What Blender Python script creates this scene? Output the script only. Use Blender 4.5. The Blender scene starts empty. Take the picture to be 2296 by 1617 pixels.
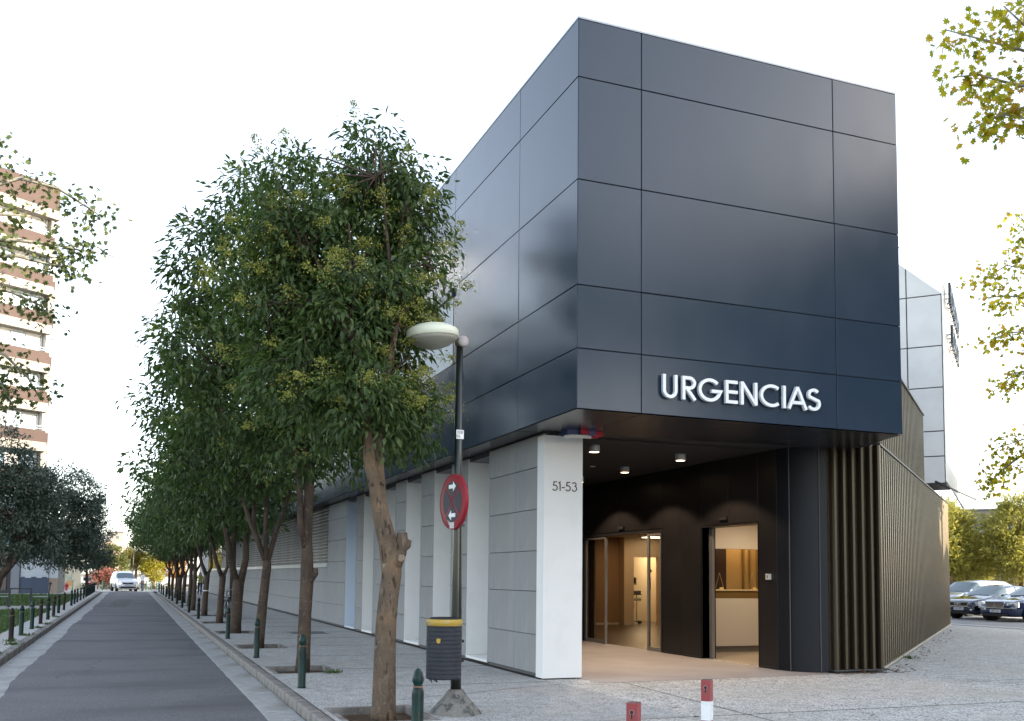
import bpy, bmesh, math, random
import numpy as np
from mathutils import Vector, Matrix
from math import radians as rad, sin, cos, pi
random.seed(7); rng = np.random.default_rng(7)
SC = bpy.context.scene
COL = SC.collection

# ------------------------------------------------------------------ camera
CAMZ = 1.55
cam_d = bpy.data.cameras.new('camera')
cam = bpy.data.objects.new('camera', cam_d); COL.objects.link(cam)
cam_d.sensor_width = 36.0
cam_d.lens = 36.0 * 2180.55 / 2296.0
cam_d.shift_y = (1126.1 - 808.5) / 2296.0
cam_d.clip_end = 3000.0
yaw, pit, rol = 0.372645852, 0.0766929431, 0.0104565247
f_ = Vector((sin(yaw) * cos(pit), cos(yaw) * cos(pit), sin(pit)))
r_ = Vector((cos(yaw), -sin(yaw), 0)); u_ = r_.cross(f_)
r2 = cos(rol) * r_ + sin(rol) * u_; u2 = -sin(rol) * r_ + cos(rol) * u_
M = Matrix((r2, u2, -f_)).transposed().to_4x4(); M.translation = (0, 0, CAMZ)
cam.matrix_world = M
SC.camera = cam

# ------------------------------------------------------------------ sky, sun, exposure
SUN_AZ, SUN_EL = -35.0, 19.0                       # degrees; azimuth from +X towards +Y
world = bpy.data.worlds.new('World'); SC.world = world; world.use_nodes = True
wn = world.node_tree; wn.nodes.clear()
sky = wn.nodes.new('ShaderNodeTexSky'); sky.sky_type = 'NISHITA'; sky.sun_disc = False
sky.sun_elevation = rad(SUN_EL); sky.sun_rotation = rad(90.0 - SUN_AZ)
sky.air_density = 1.0; sky.dust_density = 1.2; sky.ozone_density = 1.0; sky.altitude = 200
hs = wn.nodes.new('ShaderNodeHueSaturation'); hs.inputs['Saturation'].default_value = 0.55
bg = wn.nodes.new('ShaderNodeBackground'); bg.inputs['Strength'].default_value = 0.15
wo = wn.nodes.new('ShaderNodeOutputWorld')
wn.links.new(sky.outputs[0], hs.inputs['Color']); wn.links.new(hs.outputs[0], bg.inputs['Color'])
wn.links.new(bg.outputs[0], wo.inputs['Surface'])
sun_d = bpy.data.lights.new('sun', 'SUN'); sun_d.energy = 3.2; sun_d.angle = rad(0.5); sun_d.color = (1.0, 0.90, 0.74)
sun = bpy.data.objects.new('sun', sun_d); COL.objects.link(sun)
sv = Vector((cos(rad(SUN_AZ)) * cos(rad(SUN_EL)), sin(rad(SUN_AZ)) * cos(rad(SUN_EL)), sin(rad(SUN_EL))))
sun.rotation_euler = (-sv).to_track_quat('-Z', 'Y').to_euler(); sun.location = sv * 60
SC.view_settings.view_transform = 'Standard'; SC.view_settings.look = 'None'
SC.view_settings.exposure = 2.1; SC.view_settings.gamma = 1.0; SC.view_settings.use_curve_mapping = False
SC.render.engine = 'CYCLES'
SC.cycles.use_denoising = True
SC.cycles.max_bounces = 7; SC.cycles.diffuse_bounces = 3; SC.cycles.glossy_bounces = 4
SC.cycles.transmission_bounces = 5; SC.cycles.transparent_max_bounces = 8
SC.cycles.caustics_reflective = False; SC.cycles.caustics_refractive = False
SC.cycles.sample_clamp_indirect = 6.0

# ------------------------------------------------------------------ materials
MATS = {}
def mat(name, base, rough=0.6, metal=0.0, spec=0.5, noise=None, bump=None, coat=0.0, trans=0.0, emit=None, ior=1.5, alpha=1.0, rnoise=None):
    """noise = list of (scale, colour2, low, high[, stretch]); bump = (scale, strength, distance)"""
    if name in MATS: return MATS[name]
    m = bpy.data.materials.new(name); m.use_nodes = True
    nt = m.node_tree; N = nt.nodes; L = nt.links
    p = N['Principled BSDF']
    p.inputs['Base Color'].default_value = (*base, 1); p.inputs['Roughness'].default_value = rough
    p.inputs['Metallic'].default_value = metal; p.inputs['Specular IOR Level'].default_value = spec
    p.inputs['IOR'].default_value = ior
    p.inputs['Coat Weight'].default_value = coat; p.inputs['Coat Roughness'].default_value = 0.05
    p.inputs['Transmission Weight'].default_value = trans; p.inputs['Alpha'].default_value = alpha
    if emit: p.inputs['Emission Color'].default_value = (*emit[0], 1); p.inputs['Emission Strength'].default_value = emit[1]
    tc = N.new('ShaderNodeTexCoord')
    if noise:
        cur = None
        for nz in noise:
            sc, c2, lo, hi = nz[:4]
            t = N.new('ShaderNodeTexNoise'); t.inputs['Scale'].default_value = sc; t.inputs['Detail'].default_value = 5
            src = tc.outputs['Object']
            if len(nz) > 4:
                mp = N.new('ShaderNodeMapping'); mp.inputs['Scale'].default_value = nz[4]; L.new(src, mp.inputs['Vector']); src = mp.outputs[0]
            L.new(src, t.inputs['Vector'])
            r = N.new('ShaderNodeMapRange'); r.inputs['From Min'].default_value = lo; r.inputs['From Max'].default_value = hi
            L.new(t.outputs[0], r.inputs['Value'])
            mx = N.new('ShaderNodeMix'); mx.data_type = 'RGBA'
            L.new(r.outputs[0], mx.inputs['Factor'])
            if cur is None: mx.inputs['A'].default_value = (*base, 1)
            else: L.new(cur, mx.inputs['A'])
            mx.inputs['B'].default_value = (*c2, 1); cur = mx.outputs['Result']
        L.new(cur, p.inputs['Base Color'])
    if bump:
        t = N.new('ShaderNodeTexNoise'); t.inputs['Scale'].default_value = bump[0]; t.inputs['Detail'].default_value = 6
        L.new(tc.outputs['Object'], t.inputs['Vector'])
        b = N.new('ShaderNodeBump'); b.inputs['Strength'].default_value = bump[1]; b.inputs['Distance'].default_value = bump[2]
        L.new(t.outputs[0], b.inputs['Height']); L.new(b.outputs[0], p.inputs['Normal'])
    if rnoise:                                       # uneven gloss: dust film, rain streaks
        sc, lo, hi, st = rnoise
        t = N.new('ShaderNodeTexNoise'); t.inputs['Scale'].default_value = sc; t.inputs['Detail'].default_value = 6; t.inputs['Roughness'].default_value = 0.65
        mp = N.new('ShaderNodeMapping'); mp.inputs['Scale'].default_value = st; L.new(tc.outputs['Object'], mp.inputs['Vector']); L.new(mp.outputs[0], t.inputs['Vector'])
        r = N.new('ShaderNodeMapRange'); r.inputs['From Min'].default_value = 0.35; r.inputs['From Max'].default_value = 0.68; r.inputs['To Min'].default_value = lo; r.inputs['To Max'].default_value = hi
        L.new(t.outputs[0], r.inputs['Value']); L.new(r.outputs[0], p.inputs['Roughness'])
    MATS[name] = m
    return m

def leaf_mat(name, c1, c2, c3=None, trans=0.3, rough=0.4, tcol=None):
    if name in MATS: return MATS[name]
    m = bpy.data.materials.new(name); m.use_nodes = True
    nt = m.node_tree; N = nt.nodes; L = nt.links
    p = N['Principled BSDF']; p.inputs['Roughness'].default_value = rough; p.inputs['Specular IOR Level'].default_value = 0.3
    at = N.new('ShaderNodeAttribute'); at.attribute_name = 'tint'
    cr = N.new('ShaderNodeValToRGB'); e = cr.color_ramp.elements
    e[0].color = (*c1, 1); e[1].color = (*c2, 1)
    if c3: e[1].position = 0.72; k = cr.color_ramp.elements.new(1.0); k.color = (*c3, 1)
    L.new(at.outputs['Fac'], cr.inputs[0]); L.new(cr.outputs[0], p.inputs['Base Color'])
    tr = N.new('ShaderNodeBsdfTranslucent')
    if tcol:
        mx = N.new('ShaderNodeMix'); mx.data_type = 'RGBA'; mx.blend_type = 'MULTIPLY'; mx.inputs['Factor'].default_value = 1.0
        L.new(cr.outputs[0], mx.inputs['A']); mx.inputs['B'].default_value = (*tcol, 1); L.new(mx.outputs['Result'], tr.inputs[0])
    else: L.new(cr.outputs[0], tr.inputs[0])
    ms = N.new('ShaderNodeMixShader'); ms.inputs[0].default_value = trans
    L.new(p.outputs[0], ms.inputs[1]); L.new(tr.outputs[0], ms.inputs[2])
    L.new(ms.outputs[0], N['Material Output'].inputs['Surface'])
    MATS[name] = m
    return m

def aggregate_mat(name, light, dark, scale=60.0, warm=(0.30, 0.27, 0.23)):
    """exposed-aggregate paving: small pale and dark pebbles in a grey matrix, with big soft stains"""
    m = bpy.data.materials.new(name); m.use_nodes = True
    nt = m.node_tree; N = nt.nodes; L = nt.links; p = N['Principled BSDF']; p.inputs['Roughness'].default_value = 0.8
    p.inputs['Specular IOR Level'].default_value = 0.25
    tc = N.new('ShaderNodeTexCoord')
    v = N.new('ShaderNodeTexVoronoi'); v.inputs['Scale'].default_value = scale; v.inputs['Randomness'].default_value = 1.0
    L.new(tc.outputs['Object'], v.inputs['Vector'])
    sp = N.new('ShaderNodeSeparateColor'); L.new(v.outputs['Color'], sp.inputs[0])
    cr = N.new('ShaderNodeValToRGB'); e = cr.color_ramp.elements; cr.color_ramp.interpolation = 'LINEAR'
    e[0].color = (*dark, 1); e[1].color = (*light, 1); e[0].position = 0.12; e[1].position = 0.42
    k = e.new(0.85); k.color = (*[c * 1.12 for c in light], 1); k = e.new(1.0); k.color = (*[c * 0.78 for c in light], 1)
    L.new(sp.outputs[0], cr.inputs[0])
    big = N.new('ShaderNodeTexNoise'); big.inputs['Scale'].default_value = 0.5; big.inputs['Detail'].default_value = 7; big.inputs['Roughness'].default_value = 0.65
    L.new(tc.outputs['Object'], big.inputs['Vector'])
    r3 = N.new('ShaderNodeMapRange'); r3.inputs['From Min'].default_value = 0.48; r3.inputs['From Max'].default_value = 0.72; r3.inputs['To Max'].default_value = 0.72
    L.new(big.outputs[0], r3.inputs['Value'])
    m2 = N.new('ShaderNodeMix'); m2.data_type = 'RGBA'; L.new(cr.outputs[0], m2.inputs['A']); m2.inputs['B'].default_value = (*warm, 1)
    L.new(r3.outputs[0], m2.inputs['Factor'])
    med = N.new('ShaderNodeTexNoise'); med.inputs['Scale'].default_value = 4.0; med.inputs['Detail'].default_value = 4
    L.new(tc.outputs['Object'], med.inputs['Vector'])
    r4 = N.new('ShaderNodeMapRange'); r4.inputs['From Min'].default_value = 0.3; r4.inputs['From Max'].default_value = 0.7; r4.inputs['To Min'].default_value = 0.82; r4.inputs['To Max'].default_value = 1.12
    L.new(med.outputs[0], r4.inputs['Value'])
    ml = N.new('ShaderNodeVectorMath'); ml.operation = 'SCALE'; L.new(m2.outputs['Result'], ml.inputs[0]); L.new(r4.outputs[0], ml.inputs['Scale'])
    L.new(ml.outputs[0], p.inputs['Base Color'])
    b = N.new('ShaderNodeBump'); b.inputs['Strength'].default_value = 0.12; b.inputs['Distance'].default_value = 0.004; b.invert = True
    L.new(v.outputs['Distance'], b.inputs['Height']); L.new(b.outputs[0], p.inputs['Normal'])
    MATS[name] = m
    return m

# ------------------------------------------------------------------ geometry helpers
class MB:
    def __init__(s): s.v = []; s.f = []; s.sm = []
    def add(s, vs, fs, smooth=False):
        o = len(s.v); s.v += [tuple(v) for v in vs]; s.f += [tuple(i + o for i in f) for f in fs]; s.sm += [smooth] * len(fs)
        return s
    def box(s, x0, x1, y0, y1, z0, z1, M=None):
        vs = [Vector(p) for p in ((x0,y0,z0),(x1,y0,z0),(x1,y1,z0),(x0,y1,z0),(x0,y0,z1),(x1,y0,z1),(x1,y1,z1),(x0,y1,z1))]
        if M is not None: vs = [M @ v for v in vs]
        return s.add(vs, [(0,3,2,1),(4,5,6,7),(0,1,5,4),(1,2,6,5),(2,3,7,6),(3,0,4,7)])
    def prism(s, poly, z0, z1, M=None, smooth=False):
        n = len(poly); vs = [Vector((x, y, z0)) for x, y in poly] + [Vector((x, y, z1)) for x, y in poly]
        if M is not None: vs = [M @ v for v in vs]
        s.add(vs, [tuple(range(n))[::-1], tuple(range(n, 2 * n))])
        o = len(s.v) - 2 * n
        for i in range(n): s.f.append((o + i, o + (i + 1) % n, o + n + (i + 1) % n, o + n + i)); s.sm.append(smooth)
        return s
    def tube(s, pts, rads, n=8, caps=True, smooth=True, wob=0.0):
        pts = [Vector(p) for p in pts]; m = len(pts)
        if not hasattr(rads, '__len__'): rads = [rads] * m
        o = len(s.v); prev = None
        for i, p in enumerate(pts):
            t = (pts[min(i + 1, m - 1)] - pts[max(i - 1, 0)]).normalized()
            if prev is None: a = t.orthogonal().normalized()
            else:
                a = prev - t * prev.dot(t)
                a = a.normalized() if a.length > 1e-6 else t.orthogonal().normalized()
            b = t.cross(a); prev = a
            for k in range(n):
                ang = 2 * pi * k / n; rr = rads[i] * (1 + (random.uniform(-wob, wob) if wob else 0))
                s.v.append(tuple(p + (a * cos(ang) + b * sin(ang)) * rr))
        for i in range(m - 1):
            for k in range(n):
                s.f.append((o + i * n + k, o + i * n + (k + 1) % n, o + (i + 1) * n + (k + 1) % n, o + (i + 1) * n + k)); s.sm.append(smooth)
        if caps:
            s.f.append(tuple(o + k for k in range(n))[::-1]); s.sm.append(False)
            s.f.append(tuple(o + (m - 1) * n + k for k in range(n))); s.sm.append(False)
        return s
    def lathe(s, prof, n=16, M=None, smooth=True, flute=0.0, caps=True):
        o = len(s.v)
        for r, z in prof:
            for k in range(n):
                a = 2 * pi * k / n; rr = r * (1 - flute * (k % 2))
                v = Vector((rr * cos(a), rr * sin(a), z))
                if M is not None: v = M @ v
                s.v.append(tuple(v))
        m = len(prof)
        for i in range(m - 1):
            for k in range(n):
                s.f.append((o + i * n + k, o + i * n + (k + 1) % n, o + (i + 1) * n + (k + 1) % n, o + (i + 1) * n + k)); s.sm.append(smooth)
        if caps:
            s.f.append(tuple(o + k for k in range(n))[::-1]); s.sm.append(False)
            s.f.append(tuple(o + (m - 1) * n + k for k in range(n))); s.sm.append(False)
        return s
    def ell(s, c, r, n=12, M=None):
        prof = []
        k = n // 2
        o = len(s.v); rows = []
        for i in range(k + 1):
            th = pi * i / k; row = []
            for j in range(n):
                a = 2 * pi * j / n
                v = Vector((c[0] + r[0] * sin(th) * cos(a), c[1] + r[1] * sin(th) * sin(a), c[2] - r[2] * cos(th)))
                if M is not None: v = M @ v
                s.v.append(tuple(v))
        for i in range(k):
            for j in range(n):
                s.f.append((o + i * n + j, o + i * n + (j + 1) % n, o + (i + 1) * n + (j + 1) % n, o + (i + 1) * n + j)); s.sm.append(True)
        return s
    def mesh(s, name, m=None, off=(0, 0, 0)):
        me = bpy.data.meshes.new(name)
        ox, oy, oz = off
        me.from_pydata([(x - ox, y - oy, z - oz) for x, y, z in s.v], [], s.f)
        me.polygons.foreach_set('use_smooth', s.sm)
        if m: me.materials.append(m)
        me.update(); return me

WORLD = {}                                         # things whose parts are given in world metres
def W(o): return WORLD.get(o.name, Vector((0, 0, 0)))
def tag(o, label=None, cat=None, group=None, kind=None):
    if label: o['label'] = label
    if cat: o['category'] = cat
    if group: o['group'] = group
    if kind: o['kind'] = kind
    return o
def thing(name, label, cat, loc=(0, 0, 0), rz=0.0, group=None, world=False, kind=None):
    o = bpy.data.objects.new(name, None); COL.objects.link(o); o.empty_display_size = 0.2
    o.location = loc; o.rotation_euler = (0, 0, rz)
    if world: WORLD[o.name] = Vector(loc)
    return tag(o, label, cat, group, kind)
def obj(name, mb, m, parent=None, label=None, kind=None, loc=None, rz=None):
    if parent is not None and parent.name in WORLD:
        off = WORLD[parent.name]
    else: off = Vector((0, 0, 0))
    me = mb if isinstance(mb, bpy.types.Mesh) else mb.mesh(name, m, (0, 0, 0) if loc is not None else off)
    o = bpy.data.objects.new(name, me); COL.objects.link(o)
    if loc is not None: o.location = Vector(loc) - off
    elif isinstance(mb, bpy.types.Mesh): o.location = -off
    if rz is not None: o.rotation_euler = (0, 0, rz)
    if parent is not None:
        o.parent = parent
        if parent.name in WORLD: WORLD[o.name] = off + Vector(o.location)
    if label: o['label'] = label
    if kind: o['kind'] = kind
    return o
def copy_tree(o, loc=None, rz=None, parent=None):
    c = o.copy(); COL.objects.link(c)
    if parent is not None: c.parent = parent
    if loc is not None: c.location = loc
    if rz is not None: c.rotation_euler = (0, 0, rz)
    for ch in o.children: copy_tree(ch, parent=c)
    return c
def struct(name, mb, m, parent=None):
    o = obj(name, mb, m, parent)
    if parent is None: o['kind'] = 'structure'
    return o
def stroke(pts, w, closed=False):
    """flat ribbon polygon list round a polyline (x,z) -> quads as prisms are built by letter()"""
    P = [Vector((p[0], p[1])) for p in pts]; n = len(P); Lf = []; Rt = []
    for i in range(n):
        if closed: a = P[i - 1]; b = P[(i + 1) % n]
        else: a = P[max(i - 1, 0)]; b = P[min(i + 1, n - 1)]
        d1 = (P[i] - a).normalized() if (P[i] - a).length > 1e-9 else (b - P[i]).normalized()
        d2 = (b - P[i]).normalized() if (b - P[i]).length > 1e-9 else d1
        t = (d1 + d2); t = t.normalized() if t.length > 1e-6 else d1
        nn = Vector((-t.y, t.x)); k = max(0.45, nn.dot(Vector((-d1.y, d1.x))))
        Lf.append(P[i] + nn * w / 2 / k); Rt.append(P[i] - nn * w / 2 / k)
    return Lf, Rt
def stroke_solid(mb, pts, w, M, depth, closed=False):
    """extrude a stroke given in (x,z) of a plane; M maps (x, z, d) to world"""
    Lf, Rt = stroke(pts, w, closed); n = len(Lf); o = len(mb.v)
    for i in range(n):
        for q in (Lf[i], Rt[i]):
            for d in (0.0, depth): mb.v.append(tuple(M @ Vector((q.x, q.y, d))))
    rng_ = range(n if closed else n - 1)
    for i in rng_:
        a = o + 4 * i; b = o + 4 * ((i + 1) % n)
        for f in ((a + 1, a + 3, b + 3, b + 1), (a, b, b + 2, a + 2), (a, a + 1, b + 1, b), (a + 2, b + 2, b + 3, a + 3)):
            mb.f.append(f); mb.sm.append(False)
    if not closed:
        for a in (o, o + 4 * (n - 1)): mb.f.append((a, a + 2, a + 3, a + 1)); mb.sm.append(False)
    return mb
def arc(cx, cz, rx, rz, a0, a1, n=14): return [(cx + rx * cos(rad(a0 + (a1 - a0) * i / n)), cz + rz * sin(rad(a0 + (a1 - a0) * i / n))) for i in range(n + 1)]
def plane_M(o, ex, ez, en):
    m = Matrix((Vector(ex), Vector(ez), Vector(en))).transposed().to_4x4(); m.translation = Vector(o); return m
def text_obj(name, body, size, m, parent, M, extrude=0.001, sx=1.0):
    c = bpy.data.curves.new(name, 'FONT'); c.body = body; c.size = size; c.extrude = extrude; c.align_x = 'CENTER'; c.align_y = 'CENTER'
    c.materials.append(m); tmp = bpy.data.objects.new('tmp_text', c); COL.objects.link(tmp)
    me = bpy.data.meshes.new_from_object(tmp.evaluated_get(bpy.context.evaluated_depsgraph_get())); bpy.data.objects.remove(tmp)
    o = bpy.data.objects.new(name, me); COL.objects.link(o); o.parent = parent
    mm = M.copy(); mm.translation = M.translation - W(parent); o.matrix_local = mm @ Matrix.Diagonal((sx, 1, 1, 1)); return o

# ================================================================== ground, road, pavements
asphalt = mat('asphalt', (0.118, 0.116, 0.122), 0.85, spec=0.25, noise=[(1.1, (0.142, 0.137, 0.141), 0.36, 0.66, (0.6, 1, 1)), (34, (0.27, 0.26, 0.25), 0.56, 0.70), (28, (0.035, 0.033, 0.034), 0.58, 0.8), (0.5, (0.090, 0.087, 0.092), 0.50, 0.68, (0.6, 1.2, 1))], bump=(60, 0.5, 0.01))
asphalt_patch = mat('asphalt_patch', (0.115, 0.11, 0.11), 0.85, spec=0.25, noise=[(70, (0.12, 0.12, 0.12), 0.5, 0.75), (5, (0.06, 0.058, 0.06), 0.45, 0.7)], bump=(80, 0.4, 0.008))
lot_asphalt = mat('lot_asphalt', (0.20, 0.20, 0.205), 0.9, spec=0.2, noise=[(0.8, (0.26, 0.255, 0.25), 0.4, 0.65), (25, (0.15, 0.15, 0.15), 0.5, 0.8)], bump=(40, 0.3, 0.008))
concrete = mat('concrete', (0.36, 0.36, 0.35), 0.85, spec=0.2, noise=[(2.2, (0.29, 0.29, 0.28), 0.42, 0.66), (14, (0.43, 0.43, 0.42), 0.52, 0.75), (0.7, (0.22, 0.205, 0.18), 0.56, 0.74)], bump=(30, 0.3, 0.008))
kerb_m = mat('kerb_concrete', (0.25, 0.23, 0.21), 0.9, spec=0.2, noise=[(4, (0.12, 0.11, 0.10), 0.42, 0.66), (22, (0.27, 0.25, 0.23), 0.55, 0.75)], bump=(40, 0.4, 0.01))
walk_m = aggregate_mat('aggregate_walk', (0.46, 0.45, 0.43), (0.15, 0.148, 0.145), 72, (0.36, 0.32, 0.275))
plaza_m = aggregate_mat('aggregate_plaza', (0.57, 0.55, 0.515), (0.14, 0.137, 0.13), 56, (0.44, 0.40, 0.34))
bright_pave = mat('bright_pavement', (0.42, 0.39, 0.34), 0.9, noise=[(1.5, (0.5, 0.47, 0.42), 0.4, 0.7)])
soil = mat('soil', (0.085, 0.055, 0.036), 0.95, spec=0.1, noise=[(12, (0.14, 0.095, 0.06), 0.45, 0.7), (60, (0.05, 0.032, 0.02), 0.55, 0.75)], bump=(35, 0.9, 0.02))
porch_m = mat('porch_floor', (0.37, 0.34, 0.335), 0.6, spec=0.35, noise=[(1.2, (0.32, 0.285, 0.275), 0.42, 0.68), (45, (0.42, 0.39, 0.38), 0.5, 0.8)], bump=(25, 0.08, 0.003))

g = MB().box(-900, 900, -300, 1500, -0.9, -0.20); struct('ground', g, mat('earth', (0.16, 0.14, 0.11), 0.95, noise=[(0.05, (0.10, 0.11, 0.06), 0.45, 0.6)]))

road = MB()
ys = np.arange(-12, 92.01, 0.35); lx = []; cur = 0
for i, y in enumerate(ys):
    cur = 0.8 * cur + random.uniform(-0.022, 0.022)
    lx.append(-1.58 + cur + 0.035 * sin(y * 0.55) * (1 if (int(y / 4) % 2) else 0.3))
for i, y in enumerate(ys):
    road.v += [(lx[i], y, -0.116), (1.535 + random.uniform(-0.012, 0.012), y, -0.116)]
for i in range(len(ys) - 1): road.f.append((2 * i, 2 * i + 1, 2 * i + 3, 2 * i + 2)); road.sm.append(False)
struct('road', road, asphalt)
bed = MB().box(-2.2, 2.0, -12, 92, -0.19, -0.135); struct('road_bed', bed, asphalt)
ck = MB()
def crack(x, y, dx, dy, n_, w_):
    pts = [Vector((x, y, -0.1135))]
    for _ in range(n_): pts.append(pts[-1] + Vector((dx + random.gauss(0, .09), dy + random.gauss(0, .09), 0)))
    for a, b in zip(pts[:-1], pts[1:]):
        d = (b - a).normalized(); q = Vector((-d.y, d.x, 0)) * w_ * random.uniform(.4, 1.2); ck.add([a - q, b - q, b + q, a + q], [(0, 1, 2, 3)])
for c_ in ((-1.0, 17, .04, .16, 30, .006), (0.9, 14, .10, .06, 8, .005), (-1.3, 24, .20, .02, 13, .008), (0.2, 27, -.02, .22, 26, .006), (-.6, 38, .2, .05, 9, .01), (.9, 21, .0, .2, 22, .006), (1.3, 33, -.2, .03, 12, .008)): crack(*c_)
struct('road_crack', ck, mat('crack', (0.02, 0.019, 0.02), 0.95))
pt = MB(); pt.add([(-0.95, 51, -0.112), (-0.1, 51, -0.112), (0.25, 66, -0.112), (-0.75, 66, -0.112)], [(0, 1, 2, 3)]); struct('road_patch', pt, asphalt_patch)

def slab_row(root_name, piece, x0, x1, y0, y1, step, z0, z1, m, gap=0.012, jit=0.0):
    root = thing(root_name, None, None, (0, 0, 0), kind='structure')
    meshes = []
    for k in range(4):
        b = MB(); h = step / 2 - gap / 2; c = 0.012
        b.add([(x0, -h, z0), (x1, -h, z0), (x1, h, z0), (x0, h, z0), (x0 , -h , z1 - c), (x1, -h, z1 - c), (x1, h, z1 - c), (x0, h, z1 - c),
               (x0 + c, -h + c, z1), (x1 - c, -h + c, z1), (x1 - c, h - c, z1), (x0 + c, h - c, z1)],
              [(0, 3, 2, 1), (0, 1, 5, 4), (1, 2, 6, 5), (2, 3, 7, 6), (3, 0, 4, 7), (4, 5, 9, 8), (5, 6, 10, 9), (6, 7, 11, 10), (7, 4, 8, 11), (8, 9, 10, 11)])
        meshes.append(b.mesh(piece, m))
    y = y0 + step / 2
    while y < y1:
        o = obj(piece, random.choice(meshes), m, root, loc=(random.uniform(-jit, jit), y, random.uniform(-jit, jit) * 0.5)); y += step
    return root
slab_row('kerb_right', 'kerb_stone', 1.95, 2.095, 6.2, 80.5, 1.0, -0.3, 0.003, kerb_m, jit=0.004)
slab_row('kerb_left', 'kerb_stone', -2.245, -2.08, 14, 86, 1.0, -0.3, 0.003, kerb_m, jit=0.004)
slab_row('gutter_right', 'gutter_slab', 1.54, 1.945, 6.2, 90, 2.0, -0.2, -0.113, concrete, jit=0.003)
slab_row('gutter_left', 'gutter_slab', -2.075, -1.40, 14, 90, 2.0, -0.2, -0.1195, concrete, jit=0.002)
# rounded kerb ends where the street opens on the sunlit cross street
ke = MB()
for cx, s in ((2.095, 1), (-2.245, -1)):
    y0 = 80.5 if s > 0 else 86
    for k in range(7):
        a0, a1 = k * 15, (k + 1) * 15
        q = []
        for rr, a in ((1.4, a0), (1.4, a1), (1.25, a1), (1.25, a0)):
            q.append((cx + s * (1.25 - rr * cos(rad(a))), y0 + rr * sin(rad(a))))
        ke.prism(q if s < 0 else q[::-1], -0.3, 0.003)
struct('kerb_bend', ke, kerb_m)

PITS = [10.85, 16.25, 21.65, 27.05, 32.5, 38.05, 43.6, 49.2, 54.8, 59.8, 64.6, 71.0, 76.3]
sw = MB()
def sheet(mb, x0, x1, y0, y1, z): mb.add([(x0, y0, z), (x1, y0, z), (x1, y1, z), (x0, y1, z)], [(0, 1, 2, 3)])
edge_prev = 9.6
sheet(sw, 2.10, 2.17, 9.6, 95, 0)
for py_ in PITS:
    sheet(sw, 2.17, 3.18, edge_prev, py_ - 0.65, 0); edge_prev = py_ + 0.65
sheet(sw, 2.17, 3.18, edge_prev, 95, 0); sheet(sw, 3.18, 5.95, 9.6, 95, 0)
struct('sidewalk', sw, walk_m)
jo = MB()
for y in np.arange(13.45, 95, 2.7): jo.box(3.2, 5.86, y - 0.006, y + 0.006, 0.001, 0.0035)
struct('sidewalk_joint', jo, mat('joint', (0.10, 0.095, 0.085), 0.9))
pl = MB(); sheet(pl, 2.10, 27.2, -12, 9.6, 0); sheet(pl, 5.95, 27.2, 9.6, 40, 0); struct('plaza', pl, plaza_m)
pj = MB()
for a, b in [((3.2, 9.62), (27, 9.3)), ((12.2, 12.3), (15.6, 4)), ((6.9, 13.2), (6.2, 2)), ((5.95, 13.1), (3.2, 12.0)), ((17.2, 17.2), (21.5, 8)), ((21.6, 21.4), (26, 14)), ((11.8, 11.6), (27, 12.4))]:
    d = (Vector((b[0], b[1], 0)) - Vector((a[0], a[1], 0))); n = Vector((-d.y, d.x, 0))  .normalized() * 0.010
    A, B = Vector((*a, 0.003)), Vector((*b, 0.003)); pj.add([A - n, B - n, B + n, A + n], [(0, 1, 2, 3)])
struct('plaza_joint', pj, MATS['joint'])
lot = MB(); sheet(lot, 27.2, 110, -12, 110, -0.012); struct('parking_lot', lot, lot_asphalt)
ll = MB()
for y in np.arange(22.6, 44, 2.35): ll.box(31.9, 36.8, y - 0.05, y + 0.05, -0.011, -0.006)
ll.box(28.3, 28.42, 2, 60, -0.011, -0.006)
struct('parking_line', ll, mat('road_paint', (0.75, 0.75, 0.74), 0.7, noise=[(8, (0.5, 0.5, 0.5), 0.5, 0.75)]))
fp = MB(); sheet(fp, -70, 26.9, 92.0, 400, -0.115); sheet(fp, -70, -2.25, 78.4, 92.0, -0.02); sheet(fp, 2.1, 26.9, 95, 100, -0.02); struct('cross_street', fp, bright_pave)
ls = MB(); sheet(ls, -2.95, -2.25, 12, 78.4, 0); struct('verge_strip', ls, walk_m)
lp = MB(); sheet(lp, -40, -2.95, 44.8, 49.4, 0.004); sheet(lp, -40, -2.95, 74.6, 78.4, 0.004); struct('path', lp, concrete)
grass_base = mat('lawn_base', (0.028, 0.055, 0.014), 0.95, noise=[(1.2, (0.05, 0.075, 0.02), 0.45, 0.65), (0.45, (0.07, 0.055, 0.03), 0.62, 0.72)])
lb = MB(); sheet(lb, -40, -2.95, 10, 44.8, -0.005); sheet(lb, -40, -2.95, 49.4, 74.6, -0.005); struct('lawn', lb, grass_base)

def fast_mesh(name, V, F4, m, tint=None, smooth=False):
    """V (n,3) float, F4 (k,3 or 4) int"""
    me = bpy.data.meshes.new(name); n, k, c = len(V), len(F4), F4.shape[1]
    me.vertices.add(n); me.vertices.foreach_set('co', np.ascontiguousarray(V, dtype=np.float32).ravel())
    me.loops.add(k * c); me.loops.foreach_set('vertex_index', np.ascontiguousarray(F4, dtype=np.int32).ravel())
    me.polygons.add(k); me.polygons.foreach_set('loop_start', np.arange(k, dtype=np.int32) * c)
    try: me.polygons.foreach_set('loop_total', np.full(k, c, dtype=np.int32))
    except Exception: pass
    if tint is not None:
        a = me.attributes.new('tint', 'FLOAT', 'FACE'); a.data.foreach_set('value', np.ascontiguousarray(tint, dtype=np.float32))
    me.materials.append(m); me.update(calc_edges=True)
    if smooth: me.polygons.foreach_set('use_smooth', np.ones(k, dtype=bool))
    return me

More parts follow.
